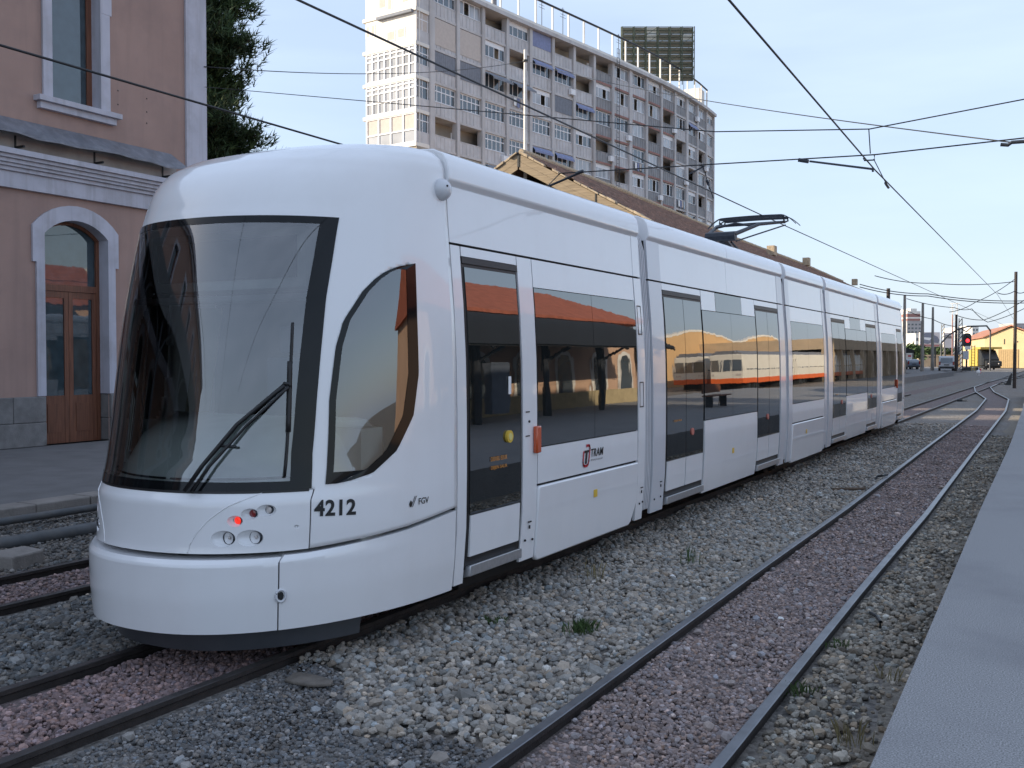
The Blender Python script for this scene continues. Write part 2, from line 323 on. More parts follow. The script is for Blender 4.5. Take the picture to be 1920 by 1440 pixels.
# platform on the left with its edging stones
lp = MB(); lp.box((-19.7, -40, GZ - .05), (-12.36, 29, .095)); lplat = lp.build('left_platform', M['slab']); lplat['kind'] = 'structure'
y = -8.0; k = 0
while y < 29:
    ln = random.uniform(.82, 1.05); s = MB(); dz = random.uniform(-.008, .008); dx = random.uniform(-.012, .012)
    s.box((-12.36, y + .008, GZ - .05), (-11.94 + dx, y + ln - .008, .10 + dz)); s.build('kerb_stone', M['kerb'], lplat, bevel=.018); y += ln
isl = MB(); isl.box((-24, 112, GZ - .05), (-11.5, 126, .40)); isl.box((-14.2, 30, GZ - .05), (-11.5, 112, .40)); isl.box((-24, 126, GZ - .05), (-13.2, 190, .38)); o = isl.build('far_platform', M['slab']); o['kind'] = 'structure'
# tracks
def rail_mesh(path, top, name, parent):
    prof = [(-.033, -.004), (-.027, 0), (.027, 0), (.033, -.004), (.034, -.032), (.012, -.046), (.011, -.115), (.05, -.135), (.05, -.15), (-.05, -.15), (-.05, -.135), (-.011, -.115), (-.012, -.046), (-.034, -.032)]
    b = MB(); P = []
    for i, (x, y) in enumerate(path):
        a = path[max(i - 1, 0)]; c = path[min(i + 1, len(path) - 1)]; d = np.array((c[0] - a[0], c[1] - a[1])); d /= np.linalg.norm(d); nx, ny = d[1], -d[0]
        P.append([(x + nx * u, y + ny * u, v) for u, v in prof + prof[:1]])
    nc = len(prof) + 1; o = len(b.v); b.v += [q for r in P for q in r]
    for i in range(len(P) - 1):
        for j in range(nc - 1):
            b.f.append([o + i * nc + j + 1, o + i * nc + j, o + (i + 1) * nc + j, o + (i + 1) * nc + j + 1]); b.m.append(0 if j in (0, 1, 2) else 1)
    return b.build(name, [top, M['railside']], parent)
def track(label, cx, y0, y1, top, n=60):
    t = thing('railway_track', label, 'railway track', (cx(y0), y0, GZ))
    for sgn in (-1, 1): rail_mesh([(cx(y) + sgn * .507, y) for y in np.linspace(y0, y1, n)], top, 'rail', t)
    return t
track('track under the white tram with dark dull rails', lambda y: -5.22, -12, 190, M['raildark'])
track('empty track along the right platform with polished rails', t2x, -12, 92, M['railtop'], 105)
track('dark track on the far side of the tram beside two pipes', lambda y: -8.19, -14, 60, M['raildark'])
def far_curve(y): return float(np.interp(y, [92, 110, 130, 150, 175], [-5.22, -5.0, -3.6, -.5, 4.5]))
track('siding curving right towards the yellow rail machine', far_curve, 92, 175, M['railtop'], 50)
PIPE = mat('dull_grey_pipe', (.085, .09, .095), .7, var=.25, scale=5, dirt=((.14, .12, .1), .5, 3))
# pipes and a concrete block beside the left platform
def tube_thing(name, label, cat, pts, r, m, n=8, group=None):
    b = MB(); b.tube(pts, r, n); o = b.build(name, m, smooth=True, angle=50); return tag(o, label, cat, group)
tube_thing('conduit_pipe', 'thin grey pipe lying right under the platform edging stones', 'pipe', [(-11.42 + .02 * math.sin(y), y, GZ + .12) for y in np.linspace(-6, 30, 20)], .05, PIPE)
tube_thing('conduit_pipe', 'thick grey pipe lying on the gravel nearer the dark track', 'pipe', [(-10.3 + .02 * math.sin(y * .8), y, GZ + .06) for y in np.linspace(-6, 30, 20)], .085, PIPE)
b = MB(); b.prism([(-9.15, 6.2, GZ - .02), (-9.25, 6.62, GZ - .02), (-9.62, 6.66, GZ - .02), (-9.6, 6.12, GZ - .02)], (0, 0, .17)); tag(b.build('concrete_block', M['kerb'], bevel=.02), 'squat grey concrete block on the gravel beside the thick pipe', 'block')
# ------------------------------------------------------------------ the tram
XC, YF, NN = -5.4, 6.48, 2.25
WT = np.array([(.2,1.25),(.5,1.285),(.9,1.30),(1.7,1.30),(2.3,1.285),(2.93,1.23),(3.2,1.21),(3.38,1.20),(3.5,1.19),(3.575,1.16),(3.635,1.09),(3.68,.93),(3.712,.64),(3.725,0.0)])
LT = np.array([(.2,1.98),(.46,2.0),(.72,2.0),(.75,1.93),(.8,1.92),(1.1,1.9),(1.15,1.86),(1.42,1.78),(1.85,1.72),(2.33,1.64),(2.69,1.56),(3.04,1.47),(3.2,1.41),(3.34,1.31),(3.46,1.16),(3.56,.95),(3.64,.68),(3.69,.42),(3.715,.2),(3.725,0.0)])
def _smooth(T):                                                    # round off the kinks between the measured stations
    zg = np.arange(.2, 3.7251, .005); v = np.interp(zg, T[:, 0], T[:, 1]); o = v.copy()
    for i, z in enumerate(zg):
        sg = .16 * min(1, max(0, (z - 1.18) / .25), max(0, (3.45 - z) / .35))
        if sg > .01: w_ = np.exp(-.5 * ((zg - z) / sg) ** 2); o[i] = (v * w_).sum() / w_.sum()
    return zg, o
_WZ, _WV = _smooth(WT); _LZ, _LV = _smooth(LT)
def PW(z): return float(np.interp(z, _WZ, _WV))
def PL(z): return float(np.interp(z, _LZ, _LV))
def S0(ph, z):
    c, s = math.cos(ph), math.sin(ph)
    return np.array([XC + PW(z) * math.copysign(abs(c) ** (2 / NN), c), YF - PL(z) * abs(s) ** (2 / NN), z])
def SN(ph, z):
    e = .01; dp = S0(min(ph + e, math.pi), z) - S0(max(ph - e, 0), z)
    if z < .78: dz = np.array([0, 0, 1.0])
    elif z < 1.2: dz = np.array([0, 0, 1.0])
    else: dz = S0(ph, z + .05) - S0(ph, z - .05)
    n = np.cross(dz, dp); l = np.linalg.norm(n); n = n / l if l > 1e-9 else np.array([1.0, 0, 0])
    return n if n @ (S0(ph, z) - np.array([XC, YF + 1.0, z])) > 0 else -n
def S(ph, z, off=0.0):
    p = S0(ph, z)
    return p + SN(ph, z) * off if off else p
tram = thing('tram', 'long white five section tram with dark windows standing on the near middle track', 'tram', (XC, 4.6, GZ))
pi = math.pi
def zb(ph):                                                        # lower seam of the cab: sweeps up towards the body side
    a = min(ph, pi - ph); return float(np.interp(a, [0, .265, .459, .738, .85, 1.6], [.886, .822, .793, .762, .758, .755]))
def wsR(z): return float(np.interp(z, [1.16, 1.40, 1.76, 2.08, 2.45, 2.75, 3.03], [.751, .766, .764, .757, .745, .719, .70]))
WB = np.array([(1.192, .64), (1.20, .60), (1.208, .567), (1.247, .465), (1.388, .348), (1.629, .262), (1.931, .233), (2.322, .241), (2.738, .241)])
WL = np.array([(1.192, .69), (1.759, .704), (2.12, .685), (2.305, .651), (2.511, .555), (2.60, .49), (2.654, .435), (2.70, .36), (2.738, .243)])
def wnR(z): return float(np.interp(z, WB[:, 0], WB[:, 1]))
def wnL(z): return float(np.interp(z, WL[:, 0], WL[:, 1]))
WSZ = (1.172, 3.02)
def in_ws(ph, z, mg): return WSZ[0] + mg * .8 < z < WSZ[1] - mg and wsR(z) + mg < ph < pi - wsR(z) - mg
def in_win(ph, z, mg):
    a = min(ph, pi - ph); return 1.2 + mg * .6 < z < 2.735 - mg and wnR(z) + mg < a < wnL(z) - mg
def patch(phs, zlo, zhi, nz, off=0.0, th=None, b=None):
    b = b or MB()
    Z = [[zlo(p) + (zhi(p) - zlo(p)) * i / nz for p in phs] for i in range(nz + 1)]
    P = [[S(p, Z[i][j], off) for j, p in enumerate(phs)] for i in range(nz + 1)]
    b.grid(P)
    if th:
        Q = [[S(p, Z[i][j], off - th) for j, p in enumerate(phs)] for i in range(nz + 1)]
        b.grid([r[::-1] for r in Q])
        b.grid([P[0][::-1], Q[0][::-1]]); b.grid([P[-1], Q[-1]]); b.grid([[r[0] for r in P], [r[0] for r in Q]]); b.grid([[r[-1] for r in P][::-1], [r[-1] for r in Q][::-1]])
    return b
lin = lambda a, c, n: list(np.linspace(a, c, n))
# upper cab shell with openings for windscreen and side windows
def cab(front):
    par = tram
    phs = sorted(set([round(x, 5) for x in lin(0, pi, 190)] + [.735, pi - .735])); phs[-1] = pi
    rows_lo = 12; zs = lin(1.165, 3.3, 94)[1:] + lin(3.3, 3.724, 24)[1:]
    P = [[S0(p, min(zb(p) + .012, 1.165) + (1.165 - min(zb(p) + .012, 1.165)) * i / rows_lo) for p in phs] for i in range(rows_lo + 1)] + [[S0(p, z) for p in phs] for z in zs]
    Z = [[zb(p) + (1.165 - zb(p)) * i / rows_lo for p in phs] for i in range(rows_lo + 1)] + [[z] * len(phs) for z in zs]
    def keep(i, j):
        p = (phs[j] + phs[j + 1]) / 2; z = (Z[i][j] + Z[i + 1][j]) / 2
        if i < rows_lo and .735 < p < pi - .735: return False
        return not (in_ws(p, z, .03) or in_win(p, z, .02))
    b = MB(); b.grid(P, keep)
    return b
b = cab(True)
o = b.build('cab_shell', M['paint'], tram, smooth=True, angle=40); fixn(o)
so = o.modifiers.new('thickness', 'SOLIDIFY'); so.thickness = .03; so.offset = -1
# bumper, its two side panels and the lamp band
ph_m = lin(.848, pi - .848, 60)
o = patch(ph_m, lambda p: .25, lambda p: zb(p) - .022, 14, 0, .16).build('bumper', M['paint'], tram, smooth=True, angle=35, bevel=.012); fixn(o)
for sd_ in (0, 1):
    ph = lin(0.004, .842, 50) if sd_ == 0 else lin(pi - .842, pi - .004, 50)
    o = patch(ph, lambda p: .25, lambda p: zb(p) - .014, 14, .004, .15).build('bumper_side_panel', M['paint'], tram, smooth=True, angle=35, bevel=.008); fixn(o)
bandB = patch(lin(.742, pi - .742, 130), lambda p: zb(p) + .012, lambda p: 1.163, 16, 0.0, .13)
band = bandB.build('lamp_band', M['paint'], tram, smooth=True, angle=35); fixn(band)
LAMPS = [(1.131, .867, .078, .052, 'c'), (1.007, .867, .085, .053, 'c'), (1.079, .980, .050, .035, 'l'), (1.012, 1.023, .055, .036, 'r'), (.937, 1.044, .062, .037, 'w'), (.80, .925, .022, .016, 'e')]
cut = MB()
for ph, z, rw, rh, k in LAMPS:
    for q in (ph, pi - ph):
        c = S(q, z, .012); n_ = SN(q, z); t_ = np.cross((0, 0, 1.0), n_); t_ /= np.linalg.norm(t_); u_ = np.cross(n_, t_); dp = .055 if k != 'e' else .02
        Pm = [[c + rw * 1.06 * math.sin(pi * i / 10) * math.cos(2 * pi * j / 24) * t_ + rh * 1.06 * math.sin(pi * i / 10) * math.sin(2 * pi * j / 24) * u_ + dp * math.cos(pi * i / 10) * n_ for j in range(24)] for i in range(11)]
        base = len(cut.v); cut.v += [tuple(Pm[0][0])] + [tuple(p) for r in Pm[1:-1] for p in r] + [tuple(Pm[-1][0])]
        for j in range(24): cut.f.append([base, base + 1 + j, base + 1 + (j + 1) % 24]); cut.m.append(0)
        for i in range(8):
            for j in range(24): cut.f.append([base + 1 + i * 24 + j, base + 1 + (i + 1) * 24 + j, base + 1 + (i + 1) * 24 + (j + 1) % 24, base + 1 + i * 24 + (j + 1) % 24]); cut.m.append(0)
        last = base + 1 + 9 * 24
        for j in range(24): cut.f.append([last, base + 1 + 8 * 24 + (j + 1) % 24, base + 1 + 8 * 24 + j]); cut.m.append(0)
co = cut.build('cutter', M['paint'], tram); fixn(co)
bm_ = band.modifiers.new('b', 'BOOLEAN'); bm_.object = co; bm_.operation = 'DIFFERENCE'; bm_.solver = 'EXACT'; bm_.use_self = True
dg = bpy.context.evaluated_depsgraph_get(); me2 = bpy.data.meshes.new_from_object(band.evaluated_get(dg))
band.modifiers.clear(); band.data = me2; bpy.data.objects.remove(co)
me2.polygons.foreach_set('use_smooth', [True] * len(me2.polygons)); me2.set_sharp_from_angle(angle=R(28))
def lens(c, n_, r, d, mt, name):
    t_ = np.cross((0, 0, 1.0), n_); t_ /= np.linalg.norm(t_); u_ = np.cross(n_, t_)
    circ = lambda rr, off: [c + off * n_ + rr * (math.cos(2 * pi * j / 20) * t_ + math.sin(2 * pi * j / 20) * u_) for j in range(21)]
    b = MB(); b.grid([circ(r, -.012), circ(r, .004), circ(r * .9, .009), circ(r * .86, .002)])
    b.cur = 1; P = [circ(r * .86 * math.cos(pi / 2 * i / 6) + 1e-5, d * math.sin(pi / 2 * i / 6)) for i in range(7)]; b.grid(P)
    return b.build(name, [M['steel'], mt], tram, smooth=True, angle=40)
for ph, z, rw, rh, k in LAMPS:
    for sgn in (0, 1):
        q = ph if sgn == 0 else pi - ph
        nrm = SN(q, z); fwd = np.array([0, -1.0, 0]); n_ = fwd * .8 + nrm * .2; n_ /= np.linalg.norm(n_)
        tq = np.cross((0, 0, 1.0), nrm); sh = tq * (rw * .42) * (-1 if sgn == 0 else 1)
        if np.dot(sh, (1, 0, 0)) * (1 if sgn == 0 else -1) < 0: sh = -sh
        c = S(q, z, -.024 if k == 'c' else -.031) + sh * (1 if k == 'c' else .8)
        if k == 'c':
            lamp = lens(c, n_, rh * .86, -.020, M['chrome'], 'headlight')
            b = MB(); b.ball(c - n_ * .006, .011, n=10, k=6); bl = b.build('bulb', M['clear'], lamp, smooth=True)
        elif k == 'l': lens(c, n_, rh * .95, .010, M['redlit'], 'tail_light')
        elif k == 'r': lens(c, n_, rh * .95, .008, M['red'], 'tail_light')
        elif k == 'w': lens(c, n_, rh * .75, .010, M['clear'], 'marker_light')
        else: lens(S(q, z, -.012), nrm, .010, .004, M['chrome'], 'sensor_eye')
# raised arc lines on the band that frame the lamp clusters
for sgn in (0, 1):
    pts = []
    for ph, z in zip(np.interp(lin(0, 1, 26), [0, .2, .42, .66, .82, 1], [1.30, 1.286, 1.262, 1.205, 1.12, .975]), np.interp(lin(0, 1, 26), [0, .2, .42, .66, .82, 1], [.772, .84, .90, .99, 1.075, 1.158])):
        pts.append(S(ph if sgn == 0 else pi - ph, z, -.001))
    b = MB(); b.tube(pts, .0055, 5); b.build('trim_line', M['paint'], tram, smooth=True)
# windscreen and its black border
def ws_patch(a, c, z0, z1, off, nphi, nz):
    b = MB(); P = []
    for i in range(nz + 1):
        z = z0 + (z1 - z0) * i / nz; l, r = a(z), c(z); P.append([S(l + (r - l) * j / nphi, z, off) for j in range(nphi + 1)])
    b.grid(P); return b
ws = ws_patch(wsR, lambda z: pi - wsR(z), WSZ[0], WSZ[1], .004, 80, 60).build('windscreen', M['cglass'], tram, smooth=True); fixn(ws)
fb = MB()
def addp(b, q):
    o = len(b.v); b.v += q.v; b.f += [[o + i for i in f] for f in q.f]; b.m += q.m
addp(fb, ws_patch(wsR, lambda z: wsR(z) + .10, WSZ[0], WSZ[1], .0065, 6, 40)); addp(fb, ws_patch(lambda z: pi - wsR(z) - .06, lambda z: pi - wsR(z), WSZ[0], WSZ[1], .0065, 4, 40))
addp(fb, ws_patch(lambda z: wsR(z) + .10, lambda z: pi - wsR(z) - .06, WSZ[1] - .05, WSZ[1], .0065, 60, 3)); addp(fb, ws_patch(lambda z: wsR(z) + .10, lambda z: pi - wsR(z) - .06, WSZ[0], WSZ[0] + .055, .0065, 60, 3))
fixn(fb.build('windscreen_border', M['frit'], tram, smooth=True))
b = ws_patch(lambda z: wsR(z) + .01, lambda z: pi - wsR(z) - .01, 1.155, 1.172, .004, 60, 1); fixn(b.build('windscreen_seal', M['gasket'], tram, smooth=True))
# side cab windows
wz = sorted(set(lin(1.193, 1.3, 16) + lin(1.3, 2.5, 30) + lin(2.5, 2.737, 24)))
for sgn in (0, 1):
    mir = (lambda p: p) if sgn == 0 else (lambda p: pi - p)
    b = MB(); b.grid([[S(mir(wnR(z) + (wnL(z) - wnR(z)) * j / 24), z, .004) for j in range(25)] for z in wz]); fixn(b.build('cab_side_window', M['cglass'], tram, smooth=True))
    fr_ = MB(); iw = .06
    def inner(z):
        zi = 1.2 + .07 + (z - 1.193) * (2.735 - .05 - 1.27) / (2.737 - 1.193)
        a, c = wnR(zi) + iw, wnL(zi) - iw * .55
        return (min(a, c), max(a, c), zi)
    Lo = [S(mir(wnL(z)), z, .0065) for z in wz]; Li = [S(mir(inner(z)[1]), inner(z)[2], .0065) for z in wz]
    Ro = [S(mir(wnR(z)), z, .0065) for z in wz]; Ri = [S(mir(inner(z)[0]), inner(z)[2], .0065) for z in wz]
    fr_.grid([Lo, Li]); fr_.grid([Ri, Ro])
    z0, z1 = wz[0], wz[-1]
    fr_.grid([[S(mir(wnR(z0) + (wnL(z0) - wnR(z0)) * j / 16), z0, .0065) for j in range(17)], [S(mir(inner(z0)[0] + (inner(z0)[1] - inner(z0)[0]) * j / 16), inner(z0)[2], .0065) for j in range(17)]])
    fr_.grid([[S(mir(wnR(z1) + (wnL(z1) - wnR(z1)) * j / 16), z1, .0065) for j in range(17)], [S(mir(inner(z1)[0] + (inner(z1)[1] - inner(z1)[0]) * j / 16), inner(z1)[2], .0065) for j in range(17)]])
    fixn(fr_.build('cab_window_border', M['frit'], tram, smooth=True))
# cab interior
b = MB()
b.grid([[S(p, 1.17, -.10) for p in lin(.35, pi - .35, 40)], [S(p, 1.50, -.22) for p in lin(.35, pi - .35, 40)], [S(p, 1.60, -.34) for p in lin(.35, pi - .35, 40)], [np.array([XC + 1.0 * math.cos(p), 5.75 - .15 * math.sin(p), 1.62]) for p in lin(.35, pi - .35, 40)]])
b.box((XC - 1.1, 5.55, .5), (XC + 1.1, 5.8, 1.55)); b.build('dashboard', M['dash'], tram, smooth=True, angle=40)
b = MB(); b.tube([S(p, 1.255, -.085) for p in lin(.8, 1.5, 12)], .008, 5); b.tube([S(p, 1.255, -.085) for p in lin(1.53, 2.2, 12)], .008, 5); b.build('demister_slot', M['blk'], tram)
b = MB(); b.box((XC - 1.15, 6.5, .4), (XC - .35, 6.56, 3.1)); b.box((XC + .35, 6.5, .4), (XC + 1.15, 6.56, 3.1)); b.box((XC - .36, 6.5, 2.3), (XC + .36, 6.56, 3.1)); b.box((XC - .36, 6.5, .4), (XC + .36, 6.56, 1.2)); b.build('cab_rear_wall', M['cabdark'], tram)
b = MB(); b.box((XC - .34, 6.52, 1.2), (XC + .34, 6.535, 2.3)); b.build('cab_door_glass', M['glass'], tram)
b = MB(); b.box((XC - .85, 5.45, 2.55), (XC + .7, 5.8, 2.98)); b.build('destination_box', M['cabmid'], tram)
b = MB(); b.box((XC - .78, 5.435, 2.62), (XC + .62, 5.446, 2.92)); b.build('destination_display', M['frit'], tram)
b = MB(); b.box((XC - .95, 5.35, 2.46), (XC + .9, 5.6, 2.5)); b.build('sun_blind', M['cabdark'], tram)
b = MB(); b.frame((XC - .86, 5.75, 1.5), (.16, .1, 0), (-.01, .02, 0), (.08, .1, .95)); b.build('side_curtain', mat('curtain', (.42, .38, .28), .9), tram)
b = MB()
b.box((XC - .25, 6.05, .9), (XC + .25, 6.2, 2.05)); b.box((XC - .25, 5.75, .85), (XC + .25, 6.2, 1.0)); b.box((XC - .14, 6.08, 2.08), (XC + .14, 6.17, 2.3)); b.build('driver_seat', M['seat'], tram, bevel=.03)
b = MB(); b.box((XC - .85, 5.35, .42), (XC + .85, 6.5, .46)); b.build('cab_floor', M['cabdark'], tram)
for dx in (-.92, .78):
    b = MB(); b.tube([(XC + dx, 5.12 + abs(dx) * .25, 1.3), (XC + dx, 5.25 + abs(dx) * .25, 2.5)], .008, 5); b.build('blind_rail', M['alu'], tram)
# wipers
def wip(pts, r, name, parent, m='gasket', off=.04):
    b = MB(); b.tube([S(p, z, off) for p, z in pts], r, 6); return b.build(name, M[m], parent, smooth=True)
def lerp(a, c, n): return [(a[0] + (c[0] - a[0]) * t, a[1] + (c[1] - a[1]) * t) for t in lin(0, 1, n)]
wp = wip([(1.335, 1.175)] + lerp((1.27, 1.33), (1.13, 1.60), 6) + lerp((1.09, 1.65), (.925, 1.86), 6), .016, 'wiper', tram, off=.05)
wip([(1.30, 1.175)] + lerp((1.23, 1.33), (1.08, 1.60), 6) + lerp((1.05, 1.64), (.905, 1.85), 5), .011, 'wiper_rod', wp, off=.06)
wip([(.93, 1.87), (.905, 1.87), (.895, 1.85)], .014, 'wiper_head', wp, off=.05)
wip(lerp((.905, 2.28), (.885, 1.25), 14), .010, 'wiper_blade', wp, off=.03)
wip(lerp((.905, 2.02), (.89, 1.55), 8), .017, 'wiper_bridge', wp, off=.035)
wip(lerp((1.19, 1.46), (1.12, 1.455), 4), .010, 'wiper_link', wp, off=.055)
# camera dome, coupling flap, undercowl
b = MB(); c = S(.033, 3.33, 0); n_ = np.array([.9, -.35, 0]); n_ /= np.linalg.norm(n_)
b.ball(c, .085, .085, .085, 16, 10); dome = b.build('camera_dome', M['paint2'], tram, smooth=True)
b = MB(); b.ball(c + n_ * .082 + np.array((0, 0, .02)), .009, n=8, k=5); b.build('camera_eye', M['blk'], dome)
c = S(.835, .483, .0); n_ = SN(.835, .483); b = MB()
t_ = np.cross((0, 0, 1.0), n_)
ringp = [c + n_ * .006 + .032 * math.cos(a) * t_ + np.array((0, 0, .04 * math.sin(a))) for a in lin(0, 2 * pi, 20)]
b.tube(ringp, .009, 6, cap=False); fl = b.build('towing_eye', M['paint2'], tram, smooth=True)
b = MB(); b.poly(*[c + n_ * .010 + .018 * math.cos(a) * t_ + np.array((0, 0, .028 * math.sin(a))) for a in lin(0, 2 * pi, 17)[:-1]]); b.build('towing_socket', M['blk'], fl)
b = MB(); cc_ = np.array([XC, YF - .2, 0]); b.grid([[cc_ + (S0(p, .27) - cc_) * np.array([k_, k_, 0]) + np.array([0, 0, z_]) for p in lin(.45, pi - .45, 60)] for k_, z_ in ((.97, .27), (.94, .255), (.90, .095), (.5, .09))]); fixn(b.build('undercowl', mat('dark_grey_cowl', (.07, .075, .085), .45, coat=.3), tram, smooth=True, angle=30))
# ---- body side: everything follows the side profile
def side(y, z, off=0.0, sx=1): return np.array([XC + sx * (PW(z) + off), y, z])
def sheet(ya, yb, za, zb_, off=0.0, th=.02, n=8, sx=1, b=None, bow=0.0):
    b = b or MB(); zs = lin(za, zb_, n + 1)
    f = lambda z: off + bow * math.sin(pi * (z - za) / (zb_ - za)) ** .6 if bow else off
    O_ = [[side(y, z, f(z), sx) for y in (ya, yb)] for z in zs]; I_ = [[side(y, z, off - th, sx) for y in (ya, yb)] for z in zs]
    b.grid(O_); b.grid([r[::-1] for r in I_]); b.grid([[r[0] for r in O_], [r[0] for r in I_]][::-1]); b.grid([[r[1] for r in O_], [r[1] for r in I_]])
    b.grid([O_[0], I_[0]][::-1]); b.grid([O_[-1], I_[-1]]); return b
def part(b, name, m, parent=None, bevel=0.0, smooth=True):
    o = b.build(name, M[m], parent or tram, smooth=smooth, angle=30); fixn(o)
    if bevel: q = o.modifiers.new('bevel', 'BEVEL'); q.width = bevel; q.segments = 2; q.limit_method = 'ANGLE'; q.angle_limit = R(40)
    return o
def core(y0, y1):
    zs = [.36, .9, 1.7, 2.3, 2.93, 3.38]; ring = [(XC + PW(z) - .032, z) for z in zs] + [(XC - PW(z) + .032, z) for z in zs[::-1]]
    b = MB(); b.prism([(x, y0, z) for x, z in ring], (0, y1 - y0, 0)); part(b, 'body_core', 'core', smooth=False)
def roof(y0, y1):
    half = [(1.185, 3.37), (1.228, 3.425), (1.224, 3.50), (1.205, 3.575), (1.165, 3.63), (1.08, 3.67), (.62, 3.705), (0, 3.718)]
    ring = [(XC + x, z) for x, z in half] + [(XC - x, z) for x, z in half[::-1][1:]]
    b = MB(); b.prism([(x, y0, z) for x, z in ring], (0, y1 - y0, 0)); return part(b, 'roof_fairing', 'paint', bevel=.01)
def panel(ya, yb, za, zb_, name='side_panel', bow=0.0, off=0.0, m='paint'):
    for sx in (1, -1): o = part(sheet(ya, yb, za, zb_, off, .024, 10 if bow else 6, sx, bow=bow), name, m, bevel=.006)
    return o
def window(ya, yb, za, zb_, splits=()):
    for sx in (1, -1):
        cuts = [ya] + list(splits) + [yb]; w_ = None
        for a, c in zip(cuts[:-1], cuts[1:]): part(sheet(a + .003, c - .003, za, zb_, .001, .02, 6, sx), 'side_window', 'glass', bevel=.002)
def door(ya, yb, za, zt, zg, leaves):
    for sx in (1, -1):
        d = part(sheet(ya, yb, za - .09, zt, -.008, .02, 6, sx), 'door', 'gasket')
        wv = (yb - ya - .06) / leaves
        for k in range(leaves):
            a = ya + .03 + k * wv + (.006 if k else 0); c = ya + .03 + (k + 1) * wv - (.006 if k < leaves - 1 else 0)
            part(sheet(a, c, zg, zt - .05, .0, .02, 6, sx), 'door_glass', 'glass', d); part(sheet(a + .01, c - .01, za + .01, zg - .012, .003, .02, 3, sx), 'door_panel', 'paint', d, bevel=.003)
        b = MB(); b.frame(side(ya + .02, za - .16, -.03, sx), (0, yb - ya - .04, 0), (.075 * sx, 0, .02), (-.0 * sx, 0, .085)); part(b, 'door_step', 'alu', d, .006, smooth=False)
        part(sheet(ya - .004, yb + .004, zt - .02, zt + .03, .004, .02, 1, sx), 'door_header', 'gasket', d)
    return d
ZC, ZT = 2.94, 3.38
def end_post(ya, yb, m='paint2', z0=.27):
    for sx in (1, -1):
        part(sheet(ya, yb, z0, ZC - .02, .004, .03, 6, sx), 'end_post', m, bevel=.012); part(sheet(ya, yb, ZC, ZT, .004, .03, 3, sx), 'end_post', m, bevel=.012)
def bellows(ya, yb):
    half = [(PW(z) - .012, z) for z in (.33, .6, .9, 1.3, 1.7, 2.3, 2.93, 3.25)] + [(1.15, 3.40), (1.02, 3.50), (.9, 3.54)]
    nf = 5
    for i in range(nf):
        y0 = ya + (yb - ya) * i / nf; y1 = ya + (yb - ya) * (i + 1) / nf; dy = y1 - y0
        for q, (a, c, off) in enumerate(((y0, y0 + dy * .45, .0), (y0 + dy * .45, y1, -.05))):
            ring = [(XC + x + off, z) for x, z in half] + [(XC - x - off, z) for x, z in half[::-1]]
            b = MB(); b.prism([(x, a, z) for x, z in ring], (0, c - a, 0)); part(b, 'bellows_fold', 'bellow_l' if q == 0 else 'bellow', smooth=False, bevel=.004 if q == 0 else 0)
def skirt(ya, yb, cut0=.0, cut1=.0, bow=.02, za=.23, zt=.905):
    for sx in (1, -1):
        r = .07; pts = []
        c0 = [(ya + cut0 + r * (1 - math.sin(a)), za + r * (1 - math.cos(a))) for a in lin(pi / 2, 0, 5)] if cut0 == 0 else [(ya, za + .25), (ya + cut0, za + .03), (ya + cut0 + .06, za)]
        c1 = [(yb - r * (1 - math.sin(a)), za + r * (1 - math.cos(a))) for a in lin(0, pi / 2, 5)] if cut1 == 0 else [(yb - cut1 - .06, za), (yb - cut1, za + .03), (yb, za + .25)]
        out = c0 + c1 + [(yb, zt - .02), (yb - .02, zt), (ya + .02, zt), (ya, zt - .02)]
        b = MB(); b.prism([side(y, z, -.03, sx) for y, z in out], (sx * (.03 + bow), 0, 0)); part(b, 'skirt_panel', 'paint', bevel=.016, smooth=False)
def upper(ya, yb, splits=()):
    cuts = [ya] + list(splits) + [yb]
    for a, c in zip(cuts[:-1], cuts[1:]):
        panel(a + .004, c - .004, ZC, ZT - .004, 'upper_panel'); roof(a + .002, c - .002)
def mod_end(y0, y1, flip):                                         # the section behind (or before) a cab
    Yq = (lambda y: y) if not flip else (lambda y: y0 + 10.40 - y)
    def sp(a, c): a, c = Yq(a), Yq(c); return (min(a, c), max(a, c))
    core(y0, y1); upper(y0 + .01, y1 - .02)
    panel(*sp(6.497, 6.63), .27, ZC - .02); door(*sp(6.65, 7.54), .46, 2.81, .81, 1); panel(*sp(7.555, 7.815), .27, ZC - .02)
    panel(*sp(6.65, 7.54), 2.845, ZC - .02)
    panel(*sp(7.83, 10.18), 2.672, ZC - .02); window(*sp(7.83, 10.18), 1.255, 2.665, [Yq(9.05)]); panel(*sp(7.83, 10.18), .925, 1.245); skirt(*sp(7.82, 10.17), cut1=0 if flip else .12, cut0=.12 if flip else 0)
    end_post(*sp(10.2, 10.40), m='paint', z0=.25)
    b = MB(); b.box((XC - 1.0, y0 + .5, .12), (XC + 1.0, y1 - .6, .36)); part(b, 'bogie_frame', 'core', smooth=False)
